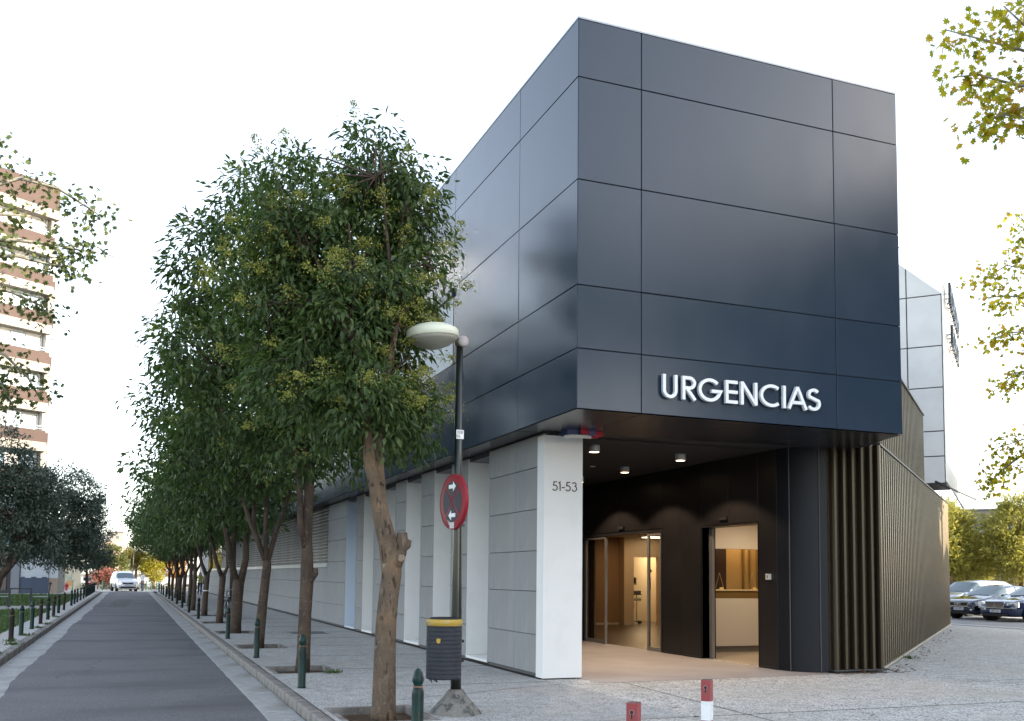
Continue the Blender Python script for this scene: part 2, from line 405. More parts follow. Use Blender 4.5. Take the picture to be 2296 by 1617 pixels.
def unit(a): return a / np.maximum(np.linalg.norm(a, axis=-1, keepdims=True), 1e-9)
LEAF_T = np.array([(0, 0, 0), (0.38, 0.5, 0.06), (0.38, -0.5, 0.06), (0.42, 0, -0.05), (0.78, 0.26, -0.06), (0.78, -0.26, -0.06), (1.0, 0, -0.2)])
LEAF_F = np.array([(0, 3, 1), (0, 2, 3), (1, 3, 4), (3, 2, 5), (3, 6, 4), (3, 5, 6)])
SLIM_T = np.array([(0, 0, 0), (0.5, 0.5, 0), (0.5, -0.5, 0), (1.0, 0, -0.1)]); SLIM_F = np.array([(0, 2, 1), (1, 2, 3)])
_pa = []
for k, (ang, rr) in enumerate([(-150, .38), (-112, .30), (-85, .62), (-60, .42), (-35, .86), (-17, .55), (0, 1.0), (17, .55), (35, .86), (60, .42), (85, .62), (112, .30), (150, .38)]):
    _pa.append((0.35 + 0.62 * rr * cos(rad(ang)), 0.72 * rr * sin(rad(ang)), -0.10 * rr * rr))
PLANE_T = np.array([(0.30, 0, 0.0)] + _pa); PLANE_F = np.array([(0, i, i + 1) for i in range(1, 13)])
def leaves(name, P, A, Nrm, length, width, m, T=LEAF_T, F=LEAF_F, tint=None):
    """P base points, A leaf axes, Nrm rough normals, arrays of lengths / widths"""
    A = unit(A); S = unit(np.cross(Nrm, A)); Z = np.cross(A, S)
    V = P[:, None, :] + T[None, :, 0, None] * length[:, None, None] * A[:, None, :] + T[None, :, 1, None] * width[:, None, None] * S[:, None, :] + T[None, :, 2, None] * length[:, None, None] * Z[:, None, :]
    n, k = len(P), len(T)
    FF = (F[None, :, :] + (np.arange(n) * k)[:, None, None]).reshape(-1, 3)
    tt = np.repeat(tint if tint is not None else rng.random(n), len(F))
    return fast_mesh(name, V.reshape(-1, 3), FF, m, tt)

n = 26000
gp = np.stack([-2.95 - rng.random(n) ** 1.3 * 7.5, rng.uniform(20, 74.5, n), np.full(n, -0.005)], 1)
gp = gp[(gp[:, 1] < 44.8) | (gp[:, 1] > 49.4)]; n = len(gp)
ga = np.stack([rng.normal(0, .35, n), rng.normal(0, .35, n), np.ones(n)], 1)
gm = leaf_mat('grass_blade', (0.03, 0.075, 0.012), (0.06, 0.12, 0.025), (0.11, 0.13, 0.04), 0.3, 0.5)
me = leaves('grass', gp, ga, rng.normal(size=(n, 3)), rng.uniform(0.06, 0.13, n), rng.uniform(0.02, 0.05, n), gm, SLIM_T, SLIM_F)
o = obj('grass', me, gm); tag(o, 'short green lawn grass behind the left row of bollards', 'grass', kind='stuff')
n = 420
gp = np.zeros((n, 3)); k = rng.integers(0, 9, n); ctr = np.array([(-2.42, 24.3), (-2.3, 26.5), (-2.28, 29.9), (-2.25, 32), (-2.28, 20.5), (-2.26, 23.2), (3.05, 15.5), (-2.3, 37), (14.6, 15.4)])
gp[:, :2] = ctr[k] + rng.normal(0, 0.07, (n, 2))
me = leaves('weeds', gp, np.stack([rng.normal(0, .6, n), rng.normal(0, .6, n), np.ones(n)], 1), rng.normal(size=(n, 3)), rng.uniform(0.04, 0.11, n), rng.uniform(0.012, 0.03, n), gm, SLIM_T, SLIM_F)
o = obj('weeds', me, gm); tag(o, 'tufts of weeds growing from pavement cracks and at bollard feet', 'weeds', kind='stuff')

# ================================================================== the clinic
clad = mat('dark_cladding', (0.016, 0.031, 0.054), 0.19, 0.0, 0.38, noise=[(0.5, (0.019, 0.034, 0.059), 0.4, 0.7)], bump=(1.1, 0.02, 0.03), ior=1.5, rnoise=(1.0, 0.17, 0.235, (1.6, 1.6, 0.6)))
clad_back = mat('cladding_joint', (0.008, 0.009, 0.011), 0.8)
stone = mat('grey_fibre_panel', (0.265, 0.267, 0.27), 0.7, spec=0.3, noise=[(9, (0.235, 0.237, 0.242), 0.4, 0.68, (6, 6, 0.25)), (1.0, (0.29, 0.29, 0.29), 0.5, 0.72), (0.6, (0.245, 0.235, 0.22), 0.55, 0.75, (2.5, 2.5, 0.5))], rnoise=(3, 0.55, 0.8, (4, 4, .3)))
white = mat('white_render', (0.74, 0.735, 0.725), 0.6, noise=[(3, (0.70, 0.695, 0.68), 0.5, 0.75)])
pale_blue = mat('pale_blue_reveal', (0.60, 0.66, 0.74), 0.4)
dark_in = mat('porch_cladding', (0.0175, 0.0160, 0.0165), 0.34, spec=0.32, noise=[(0.8, (0.021, 0.019, 0.0195), 0.4, 0.7)])
ceil_m = mat('porch_ceiling', (0.022, 0.022, 0.026), 0.5)
soffit_m = mat('soffit_panel', (0.026, 0.027, 0.032), 0.24, spec=0.45)
frame_al = mat('door_frame', (0.30, 0.29, 0.28), 0.45, 0.5)
dark_frame = mat('dark_frame', (0.03, 0.03, 0.033), 0.4, 0.3)
glass = mat('door_glass', (1.0, 0.96, 0.90), 0.0, trans=1.0, ior=1.02, spec=0.5)
rib_m = mat('bronze_rib', (0.145, 0.115, 0.074), 0.33, 0.88, noise=[(1.3, (0.115, 0.093, 0.062), 0.4, 0.7, (3, 3, 0.3))])
rib_back = mat('bronze_sheet', (0.07, 0.054, 0.034), 0.4, 0.8)
black = mat('black_matt', (0.012, 0.012, 0.013), 0.7)

XB, YB, ZS = 5.46, 11.64, 3.79
clinic = thing('hospital_building', 'dark panelled hospital emergency building with overhanging upper box above a grey panel wall', 'hospital', (8, 13.7, 0), world=True)

# ---- upper storey: backing volume + individual cladding panels
YEND = 93.0
up = MB()
BX0, BY0 = XB + 0.02, YB + 0.02
up.prism([(BX0, BY0), (10.98, BY0), (11.55, 13.0), (15, 40), (15, YEND), (BX0, YEND)], ZS + 0.03, 9.2)
# (window bay is cut out by rebuilding: the band is replaced below)
upper = obj('upper_storey', up, clad_back, clinic)
ROWS = [3.80, 4.62, 5.49, 6.95, 8.395, 9.225]
G = 0.0058
pm = {}
def panel(parent, axis, a0, a1, z0, z1, fixed, m, name='panel', t=0.022, g=G, label=None):
    """axis 'x': face looks -Y at y=fixed spanning x a0..a1; axis 'y': face looks -X at x=fixed"""
    key = (axis, round(a1 - a0, 3), round(z1 - z0, 3), m.name, t, g)
    if key not in pm:
        b = MB(); h = (a1 - a0) / 2 - g; k = (z1 - z0) / 2 - g; c = 0.004
        q = [(-h, -k), (h, -k), (h, k), (-h, k)]; q2 = [(-h + c, -k + c), (h - c, -k + c), (h - c, k - c), (-h + c, k - c)]
        def p3(u, d, w): return (u, d, w) if axis == 'x' else (d, u, w)
        vs = [p3(u, t, w) for u, w in q] + [p3(u, c, w) for u, w in q] + [p3(u, 0, w) for u, w in q2]
        fs = []
        for o in (0, 4):
            for i in range(4):
                f = (o + i, o + (i + 1) % 4, o + 4 + (i + 1) % 4, o + 4 + i)
                fs.append(f if axis == 'x' else f[::-1])
        f = (8, 9, 10, 11); fs.append(f if axis == 'x' else f[::-1])
        b.add(vs, fs); pm[key] = b.mesh(name, m)
    cc = (a0 + a1) / 2; cz = (z0 + z1) / 2
    loc = (cc, fixed, cz) if axis == 'x' else (fixed, cc, cz)
    o = obj(name, pm[key], m, parent, loc=loc, label=label)
    if m is clad: o.rotation_euler = (random.gauss(0, .0013), random.gauss(0, .0013), random.gauss(0, .0013))   # panels never sit perfectly flat
    return o
fc = [XB + 0.0, 6.44, 9.755, 11.0]
for i in range(3):
    for j in range(5): panel(upper, 'x', fc[i], fc[i + 1], ROWS[j], ROWS[j + 1], YB, clad, t=0.02)
lc = [YB, 13.78, 17.05] + [17.05 + 3.35 * k for k in range(1, 23)]
WIN = (17.2, 27.1, 5.40, 6.80)
for i in range(len(lc) - 1):
    for j in range(5):
        if j == 2 and lc[i] >= 17.0 and lc[i + 1] <= 27.2: continue        # the strip window sits in this row
        panel(upper, 'y', lc[i], lc[i + 1], ROWS[j], ROWS[j + 1], XB, clad, t=0.02)
# strip window with white vertical blinds in the upper storey, set in front of the backing in its own frame
win = obj('window', MB().box(XB + 0.012, XB + 0.02, 17.06, 27.1, 5.5, 6.94), dark_frame, clinic, label='strip window with white vertical blinds')
obj('window_head', MB().box(XB - 0.045, XB + 0.011, 17.06, 27.1, 6.80, 6.945), dark_frame, win)
bl = MB()
for k in range(64):
    y = 17.12 + k * 0.155
    bl.box(XB + 0.004, XB + 0.010, y, y + 0.135, 5.50, 6.79)
obj('blind', bl, mat('blind_white', (0.72, 0.74, 0.76), 0.7), win, label='white vertical blinds')
# parapet cap
obj('parapet_cap', MB().box(XB - 0.004, 10.99, YB - 0.004, YB + 0.25, 9.226, 9.25).box(XB - 0.004, XB + 0.25, YB + 0.252, YEND, 9.226, 9.25), mat('cap_metal', (0.25, 0.26, 0.28), 0.4, 0.6), upper)
# soffit under the overhang
so = MB()
so.add([(XB + .002, YB + .002, ZS), (10.99, YB + .002, ZS), (11.35, 13.28, ZS), (5.9, 13.72, ZS), (XB + .002, 13.72, ZS)], [(0, 4, 3, 2, 1)])
so.add([(XB + .002, 13.722, ZS), (6.0, 13.722, ZS), (6.0, YEND, ZS), (XB + .002, YEND, ZS)], [(0, 3, 2, 1)])
so.add([(5.9, 13.722, ZS), (5.9, 13.722, 3.9), (11.35, 13.3, 3.9), (11.35, 13.3, ZS)], [(0, 1, 2, 3)])
obj('soffit', so, soffit_m, clinic, label='dark reflective soffit under the overhang')
sj = MB()
for x in (6.44, 8.1, 9.755): sj.box(x - 0.006, x + 0.006, YB + .03, 13.1, ZS - 0.003, ZS - 0.001)
for y in np.arange(13.8, 60, 3.35): sj.box(XB + .02, 5.84, y - 0.006, y + 0.006, ZS - 0.003, ZS - 0.001)
obj('soffit_joint', sj, black, clinic)
# lintel step/beam at the porch mouth
obj('ceiling_track', MB().box(6.62, 10.3, 14.1, 14.17, 3.82, 3.897), mat('track', (0.05, 0.05, 0.055), 0.5), clinic)

# ---- ground storey wall on the street: piers, slots, louvre
WX = 5.88
wall = obj('street_wall', MB().box(WX + 0.03, 6.5, 13.72, 16.15, 0.02, ZS - 0.005).box(WX + 0.03, 6.5, 28.4, YEND, 0.02, ZS - 0.005), mat('wall_core', (0.10, 0.10, 0.10), 0.9), clinic)
zr = [0.07, 0.66, 1.33, 1.96, 2.61, 3.27, 3.775]
def pier(y0, y1, split=None, rows=zr):
    ys_ = [y0] + ([split] if split else []) + [y1]
    for a, b in zip(ys_[:-1], ys_[1:]):
        for z0, z1 in zip(rows[:-1], rows[1:]): panel(wall, 'y', a, b, z0, z1, WX, stone, 'wall_panel', t=0.03, g=0.0045)
pier(13.70, 16.17, 14.905)
slots = [(16.17, 17.33), (18.36, 19.51), (20.52, 21.75), (22.74, 23.89), (24.93, 26.12), (27.06, 28.36)]
core = MB(); sill = MB(); 
prev = 16.17
for i, (a, b) in enumerate(slots):
    nxt = slots[i + 1][0] if i < 5 else 28.4
    if i < 5: pier(b, nxt)
    core.box(WX + 0.031, WX + 0.60, b + 0.012, nxt - 0.012, 0.02, ZS - 0.01)
obj('pier_core', core, MATS['wall_core'], wall)
for i, (a, b) in enumerate(slots):
    mm = pale_blue if i == 5 else white
    s_ = MB().box(WX + 0.004, WX + 0.62, b - 0.0, b + 0.010, 0.10, 3.76)       # far reveal, faces the camera
    s_.box(WX + 0.004, WX + 0.62, a - 0.010, a, 0.10, 3.76)
    s_.box(WX + 0.60, WX + 0.62, a, b, 0.10, 3.76)
    r_o = obj('slot_lining', s_, mm, wall, label='pale blue lining of the farthest slot' if i == 5 else 'white lining of a tall slot')
    obj('slot_sill', MB().box(WX - 0.004, WX + 0.60, a + 0.001, b - 0.001, 0.05, 0.098), mm, wall)
    obj('slot_head', MB().box(WX + 0.03, WX + 0.598, a + 0.001, b - 0.001, 3.70, 3.78), soffit_m, wall)
# long low wall and louvre band
LY0, LY1, LZ0, LZ1 = 31.2, 70.0, 1.93, 3.74
for y in np.arange(28.37, 31.2, 2.83): pier(28.37, 31.2)
yy = 31.2
while yy < YEND - 0.5:
    y2 = min(yy + 3.2, YEND)
    rows_ = [0.07, 0.66, 1.33, 1.80] if y2 < 82.5 else zr
    for z0, z1 in zip(rows_[:-1], rows_[1:]): panel(wall, 'y', yy, y2, z0, z1, WX, stone, 'wall_panel', t=0.03, g=0.0045)
    yy = y2
obj('louvre_sill', MB().box(WX - 0.03, WX + 0.028, LY0, 82, 1.802, 1.925), mat('sill_metal', (0.55, 0.58, 0.62), 0.3, 0.5), wall, label='bright metal sill below the louvre')
lou = obj('louvre', MB().box(WX + 0.024, WX + 0.029, LY0 + .02, LY1, LZ0, ZS - 0.02), mat('louvre_back', (0.50, 0.48, 0.44), 0.6, noise=[(0.4, (0.38, 0.36, 0.32), 0.40, 0.6, (1, 3, 0.1))]), clinic, label='long horizontal louvre screen')
sl_m = mat('louvre_slat', (0.085, 0.08, 0.075), 0.5)
k = 0; z = LZ0 + 0.03
slat = MB().add([(0, -(LY1 - LY0) / 2, 0), (0, (LY1 - LY0) / 2, 0), (-0.05, (LY1 - LY0) / 2, -0.045), (-0.05, -(LY1 - LY0) / 2, -0.045), (0, -(LY1 - LY0) / 2, 0.012), (0, (LY1 - LY0) / 2, 0.012), (-0.05, (LY1 - LY0) / 2, -0.033), (-0.05, -(LY1 - LY0) / 2, -0.033)],
               [(0, 3, 2, 1), (4, 5, 6, 7), (3, 7, 6, 2), (0, 4, 7, 3), (1, 2, 6, 5), (0, 1, 5, 4)]).mesh('slat', sl_m)
while z < ZS - 0.07:
    obj('slat', slat, sl_m, lou, loc=(WX + 0.018, (LY0 + LY1) / 2, z + 0.05)); z += 0.108
gl2 = obj('far_window', MB().box(WX + 0.01, WX + 0.028, LY1 + 0.1, 82, 1.93, ZS - 0.02), mat('dark_glass', (0.05, 0.055, 0.06), 0.05, spec=0.8), clinic)
mu = MB()
for y in np.arange(LY1 + 0.1, 82.1, 2.0): mu.box(WX - 0.01, WX + 0.009, y - 0.04, y + 0.04, 1.93, ZS - 0.02)
obj('mullion', mu, frame_al, gl2)
obj('plinth', MB().box(WX + 0.05, 6.45, 13.74, YEND - .1, -0.02, 0.05), mat('plinth_dark', (0.035, 0.026, 0.02), 0.9), clinic)
# gutter gap along the wall foot
obj('foot_channel', MB().box(WX - 0.03, WX + 0.05, 13.75, YEND, 0.002, 0.006), black, clinic)

# ---- number column
col = obj('number_column', MB().box(5.875, 6.53, 13.685, 13.95, 0.02, 3.74), white, clinic, label='white end column carrying the house number')
obj('column_gap', MB().box(5.95, 6.12, 13.69, 13.8, 3.741, 3.788), black, clinic)
M51 = plane_M((6.02, 13.684, 2.885), (1, 0, 0), (0, 0, 1), (0, -1, 0))
nm = mat('number_dark', (0.03, 0.022, 0.02), 0.5)
h = 0.142; w = 0.016
def five(x): return [[(x + .072, h - .006), (x + .022, h - .006), (x + .012, .076)], [(x + .012, .078)] + arc(x + .036, .044, .040, .040, 118, -152, 14)]
NUM = five(0.0) + [[(.100, .118), (.122, h - .006), (.126, 0)]] + [[(.155, .052), (.205, .052)]] + five(.222)
NUM += [arc(.366, .107, .030, .030, 165, -80, 12), arc(.366, .042, .040, .040, 82, -160, 14)]
for st in (NUM[0:2], NUM[2:3], NUM[3:4], NUM[4:6], NUM[6:8]):
    b = MB()
    for i, p in enumerate(st): stroke_solid(b, p, w, M51 @ Matrix.Translation((0, 0, 0.0005 * i)), 0.006)
    obj('numeral', b, nm, clinic)

# ---- fascia lettering: URGENCIAS
lm = mat('letter_white', (0.80, 0.81, 0.83), 0.4)
LB, LT = 4.032, 4.362; H = LT - LB; wl = 0.045
ML = plane_M((0, 11.612, LB), (1, 0, 0), (0, 0, 1), (0, -1, 0))
LET = {'U': (6.735, 6.965), 'R': (7.045, 7.262), 'G': (7.315, 7.688), 'E': (7.75, 7.95), 'N': (8.005, 8.282), 'C': (8.335, 8.68), 'I': (8.728, 8.777), 'A': (8.815, 9.155), 'S': (9.17, 9.385)}
def letter_strokes(ch, x0, x1):
    e = wl / 2; W_ = x1 - x0; r = W_ / 2 - e; cx = (x0 + x1) / 2
    if ch == 'U': return [[(x0 + e, H), (x0 + e, r + e)] + arc(cx, r + e, r, r, 180, 360, 16)[1:] + [(x1 - e, H)]]
    if ch == 'R':
        b = H * .50
        return [[(x0 + e, 0), (x0 + e, H)], [(x0 + e, H - e), (x0 + W_ * .5, H - e)] + arc(x0 + W_ * .5, (H - e + b) / 2, W_ * .5 - e, (H - e - b) / 2, 90, -90, 12)[1:] + [(x0 + e, b)], [(x0 + W_ * .30, b), (x1 - e * .6, 0)]]
    if ch == 'G': return [arc(cx - .01, H / 2, W_ / 2 - e, H / 2 - e, 42, 345, 26) + [(x1 - e, H * .46), (x0 + W_ * .55, H * .46)]]
    if ch == 'E': return [[(x0 + e, 0), (x0 + e, H)], [(x0 + e, H - e), (x1, H - e)], [(x0 + e, H / 2), (x1, H / 2)], [(x0 + e, e), (x1, e)]]
    if ch == 'N': return [[(x0 + e, 0), (x0 + e, H)], [(x0 + e, H - e * .4), (x1 - e, e * .4)], [(x1 - e, 0), (x1 - e, H)]]
    if ch == 'C': return [arc(x0 + .197, H / 2, .197 - e, H / 2 - e, 49, 311, 24)]
    if ch == 'I': return [[(cx, 0), (cx, H)]]
    if ch == 'A': return [[(x0 + e * .8, 0), (cx, H - .004)], [(x1 - e * .8, 0), (cx, H - .004)], [(x0 + W_ * .25, H * .29), (x1 - W_ * .25, H * .29)]]
    if ch == 'S':
        rt, rb = H * .225, H * .262
        up_ = arc(cx, H - e - rt * .97, W_ * .40, rt * .97, 35, 210, 14); lo = arc(cx - .004, e + rb * .97, W_ * .47, rb * .97, 30, -145, 14)
        return [up_ + lo]
for ch, (x0, x1) in LET.items():
    b = MB()
    for i, p in enumerate(letter_strokes(ch, x0, x1)): stroke_solid(b, p, wl, ML @ Matrix.Translation((0, 0, 0.0012 * i)), 0.05)
    # stand-off pins
    b.box((x0 + x1) / 2 - .008, (x0 + x1) / 2 + .008, 11.61, 11.645, LB + H * .47, LB + H * .47 + .016) if ch in 'INE' else None
    obj('letter', b, lm, clinic, label='white raised letter ' + ch)

# ---- porch: floor, ceiling, walls
pf = MB(); pf.add([(6.54, 13.70, 0.004), (10.45, 13.85, 0.004), (10.45, 21.7, 0.004), (6.54, 21.7, 0.004)], [(0, 1, 2, 3)])
pf.add([(6.54, 13.72, 0.0035), (6.54, 13.0, 0.0035), (10.9, 13.2, 0.0035), (10.45, 13.87, 0.0035)], [(0, 1, 2, 3)])
obj('porch_floor', pf, porch_m, clinic, label='smooth pinkish porch floor')
obj('porch_ceiling', MB().box(6.53, 11.4, 13.35, 22.0, 3.90, 3.96), ceil_m, clinic)
pw = obj('porch_wall', MB().box(6.50, 6.535, 13.96, 21.9, 0.02, 3.9).box(6.53, 10.45, 21.80, 21.9, 0.02, 3.9), clad_back, clinic, label='dark inner walls of the porch')
for x0, x1 in ((6.54, 8.2), (8.2, 9.85), (9.85, 10.40)):
    for z0, z1 in zip([0.02, 0.72, 1.42, 2.12, 2.82, 3.89][:-1], [0.02, 0.72, 1.42, 2.12, 2.82, 3.89][1:]): panel(pw, 'x', x0, x1, z0, z1, 21.78, dark_in, 'porch_panel', t=0.02, g=0.006)
EX = 10.42                                          # face of the east wall with the two doors
ew = MB()
ew.box(EX + .02, EX + .30, 17.92, 21.78, 2.60, 3.9).box(EX + .02, EX + .30, 16.42, 17.92, 0.02, 3.9).box(EX + .02, EX + .30, 14.58, 16.42, 2.585, 3.9).box(EX + .02, EX + .30, 14.0, 14.58, 0.02, 3.9)
obj('door_wall_core', ew, clad_back, pw)
for (a, b, z0, z1) in ((17.93, 19.85, 2.60, 3.895), (19.85, 21.77, 2.60, 3.895), (17.18, 17.93, 0.015, 3.895), (16.42, 17.18, 0.015, 3.895), (14.57, 15.5, 2.585, 3.895), (15.5, 16.42, 2.585, 3.895), (14.02, 14.57, 0.015, 3.895)):
    panel(pw, 'y', a, b, z0, z1, EX, dark_in, 'porch_panel', t=0.02, g=0.0035)
# rounded corner leading to the ribs
rc = MB(); pts = [(EX, 14.02), (10.45, 13.80), (10.53, 13.62), (10.66, 13.48), (10.82, 13.40), (10.97, 13.37)]
rc.add([(x, y, z) for x, y in pts for z in (0.012, 3.895)], [(2 * i, 2 * i + 2, 2 * i + 3, 2 * i + 1) for i in range(len(pts) - 1)], True)
corner_m = mat('corner_cladding', (0.010, 0.0115, 0.016), 0.45, spec=0.22)
obj('curved_corner', rc, corner_m, clinic, label='curved dark corner panel')
rj = MB()
for (x, y) in ((10.47, 13.74), (10.82, 13.392)): rj.box(x - .012, x - .004, y - .012, y + .004, 0.02, 3.89)
obj('corner_joint', rj, mat('joint_line', (0.10, 0.10, 0.11), 0.5), clinic)
obj('skirting', MB().box(EX - .014, EX - 0.002, 14.0, 14.56, 0.005, 0.05), dark_frame, clinic); obj('skirting', MB().box(EX - .014, EX - .002, 16.43, 17.92, 0.005, 0.04), dark_frame, clinic)

# ---- doors
def sliding_frame(parent, y0, y1, ztop, x, t=0.05, bot=0.09):
    b = MB().box(x - .03, x + .03, y0, y0 + t, 0.006, ztop).box(x - .03, x + .03, y1 - t, y1, 0.006, ztop).box(x - .03, x + .03, y0 + t, y1 - t, 0.006, bot).box(x - .03, x + .03, y0 + t, y1 - t, ztop - t, ztop)
    return obj('door_frame', b, frame_al, parent)
d1 = obj('sliding_door', MB().box(EX + .0, EX + .10, 17.94, 18.0, 0.006, 2.59).box(EX, EX + .10, 21.70, 21.76, 0.006, 2.59).box(EX, EX + .10, 18.0, 21.70, 2.53, 2.59), dark_frame, clinic, label='wide automatic glass door standing open in the middle')
sliding_frame(d1, 18.02, 18.62, 2.52, EX + .05); sliding_frame(d1, 20.62, 21.68, 2.52, EX + .05)
obj('door_glass', MB().box(EX + .045, EX + .055, 18.07, 18.57, 0.10, 2.46), glass, d1); obj('door_glass', MB().box(EX + .045, EX + .055, 20.67, 21.63, 0.10, 2.46), glass, d1)
obj('door_sticker', MB().add([(EX + .040, 18.52, 1.66), (EX + .040, 18.42, 1.71), (EX + .040, 18.52, 1.76)], [(0, 1, 2)]).box(EX + .039, EX + .041, 18.49, 18.51, 1.30, 1.58), black, d1)
d2 = obj('sliding_door', MB().box(EX - .0, EX + .32, 16.42, 16.45, 0.006, 2.58).box(EX, EX + .32, 14.55, 14.585, 0.006, 2.58).box(EX, EX + .32, 14.585, 16.42, 2.55, 2.58), dark_in, clinic, label='open reception door in a deep dark jamb')
obj('door_edge', MB().box(EX + .16, EX + .22, 16.30, 16.40, 0.01, 2.55), frame_al, d2)
for y in (19.75, 15.62):
    obj('door_sensor', MB().box(EX - .05, EX - .002, y - .13, y + .13, 2.66, 2.72), black, clinic)
ic = obj('intercom', MB().box(EX - .05, EX - .002, 14.19, 14.29, 1.55, 1.65), mat('intercom_white', (0.62, 0.62, 0.6), 0.4), clinic)
obj('intercom_panel', MB().box(EX - .053, EX - .0505, 14.22, 14.26, 1.57, 1.63), mat('intercom_grey', (0.2, 0.2, 0.2), 0.4), ic)
# ---- interior behind the doors
inw = mat('lobby_wall', (0.55, 0.41, 0.26), 0.8); brown = mat('lobby_brown', (0.26, 0.155, 0.075), 0.7); lfl = mat('lobby_floor', (0.085, 0.058, 0.034), 0.3, noise=[(3, (0.07, 0.047, 0.028), 0.4, 0.7)])
lobby = obj('lobby', MB().box(10.60, 17.5, 17.95, 34, 0.0, 0.003), lfl, clinic, label='brown lobby floor seen through the open door')
iw = MB().box(10.76, 17.5, 34, 34.1, 0, 2.9).box(17.5, 17.6, 18.95, 34.1, 0, 2.9).box(10.74, 10.78, 21.8, 34, 0, 2.9)
iw.box(11.25, 16.1, 18.95, 19.05, 0, 2.9)
obj('lobby_wall', iw, inw, lobby)
obj('lobby_ceiling', MB().box(10.75, 17.6, 18.95, 34, 2.9, 2.96).prism([(10.75, 14.0), (12.5, 14.0), (16.1, 17.25), (16.1, 18.949), (10.75, 18.949)], 2.9, 2.96), mat('lobby_ceiling', (0.70, 0.62, 0.5), 0.8), lobby)
obj('lobby_wall', MB().box(12.2, 15.26, 29.1, 29.2, 0.004, 2.9), brown, lobby, label='brown wall panel')
obj('lobby_wall', MB().box(15.26, 15.62, 28.75, 29.2, 0.004, 2.9), inw, lobby)
obj('lobby_wall', MB().box(15.62, 16.55, 28.75, 28.9, 2.25, 2.9).box(16.55, 17.5, 28.75, 28.9, 0.004, 2.9), inw, lobby)
bn = MB().box(16.6, 17.4, 28.74, 28.748, 0.9, 2.0)
obj('wall_notice', MB().box(16.88, 17.02, 28.74, 28.748, 1.32, 1.48), mat('notice_grey', (0.12, 0.11, 0.1), 0.6), lobby)
obj('lobby_skirting', MB().box(12.2, 15.25, 29.08, 29.098, 0.004, 0.07).box(15.25, 15.62, 28.73, 28.748, 0.004, 0.07), mat('skirting_light', (0.5, 0.45, 0.38), 0.5), lobby)
lit = mat('ceiling_panel_lit', (0.9, 0.85, 0.7), 0.6, emit=((1.0, 0.86, 0.62), 1.2))
obj('ceiling_panel', MB().box(15.7, 16.5, 28.0, 28.35, 2.88, 2.898).box(12.0, 12.6, 22, 23.2, 2.88, 2.898).box(16.2, 17.0, 30.4, 31.8, 2.88, 2.898), lit, lobby, label='lit ceiling panels')
def area(name, loc, size, power, colr, parent=None):
    l = bpy.data.lights.new(name, 'AREA'); l.energy = power; l.size = size; l.color = colr
    o = bpy.data.objects.new(name, l); COL.objects.link(o); o.location = loc; return o
area('lobby_light', (13.2, 23.0, 2.85), 1.6, 9, (1.0, 0.70, 0.40)); area('lobby_light', (15.0, 27.3, 2.85), 1.2, 6, (1.0, 0.70, 0.40)); area('treatment_room_light', (16.5, 31, 2.85), 1.4, 20, (1.0, 0.82, 0.52))
# reception seen through the second door
rec = obj('reception', MB().prism([(10.6, 14.2), (12.6, 14.2), (16.0, 17.3), (16.0, 17.949), (10.6, 17.949)], 0.0, 0.0025), mat('reception_floor', (0.42, 0.36, 0.29), 0.45), clinic, label='pale reception floor')
cream = mat('counter_white', (0.74, 0.68, 0.60), 0.6)
obj('reception_wall', MB().box(16.0, 16.1, 17.3, 18.95, 0, 2.9).prism([(12.6, 14.1), (16.1, 17.2), (16.0, 17.3), (12.5, 14.2)], 0, 2.9).box(11.2, 16.0, 18.90, 18.949, 0, 2.9), mat('ochre_wall', (0.50, 0.33, 0.13), 0.7), rec)
obj('reception_panel', MB().box(11.9, 12.62, 18.86, 18.899, 1.0, 2.3), mat('aubergine', (0.05, 0.03, 0.03), 0.3), rec, label='dark panel behind the counter')
obj('counter_front', MB().box(11.2, 15.9, 17.75, 17.95, 0.13, 1.14), cream, rec, label='white front of the reception counter')
obj('counter_plinth', MB().box(11.22, 15.9, 17.79, 17.95, 0.004, 0.128), mat('plinth_grey', (0.2, 0.19, 0.17), 0.5), rec)
obj('counter_band', MB().box(11.2, 15.9, 17.76, 17.96, 1.142, 1.30), mat('ochre_band', (0.20, 0.125, 0.04), 0.4), rec)
obj('counter_top', MB().box(11.18, 15.92, 17.73, 18.3, 1.302, 1.325), mat('counter_edge', (0.75, 0.6, 0.35), 0.4), rec)
obj('bulkhead', MB().box(11.2, 15.9, 17.75, 17.95, 2.20, 2.9), cream, rec)
gs = MB()
for x in (13.05, 13.22, 13.42, 13.62, 13.9): gs.box(x, x + .03, 18.80, 18.86, 1.33, 2.35)
obj('screen_post', gs, mat('brass_strip', (0.45, 0.33, 0.14), 0.3, 0.6), rec)
area('reception_light', (12.2, 16.3, 2.85), 1.2, 9, (1.0, 0.78, 0.52)); area('counter_light', (13.0, 18.4, 2.85), 0.5, 3.2, (1.0, 0.72, 0.40))

# ---- angled wing with vertical ribs
A0 = Vector((12.13, 13.42, 0)); wd = Vector((0.751, 0.660, 0)).normalized(); un = Vector((wd.y, -wd.x, 0))
WLEN = 19.7
def wz(t): return 3.94 + 0.37 * t / WLEN
def wp(t, o, z): v = A0 + wd * t + un * o; return (v.x, v.y, z)
wing = obj('wing_wall', MB().add([wp(0, -.06, .06), wp(WLEN, -.06, .06), wp(WLEN, -.06, wz(WLEN) - .02), wp(0, -.06, wz(0) - .02), wp(0, -.2, .06), wp(WLEN, -.2, .06), wp(WLEN, -.2, wz(WLEN) - .02), wp(0, -.2, wz(0) - .02)],
    [(0, 1, 2, 3), (4, 7, 6, 5), (1, 5, 6, 2), (3, 2, 6, 7), (0, 4, 5, 1), (0, 3, 7, 4)]), rib_back, clinic, label='long angled wall of bronze vertical ribs')
ribprof = [(-.075, 0), (-.055, .055), (-.03, .075), (.03, .075), (.055, .055), (.075, 0)]
ang = math.atan2(wd.y, wd.x)
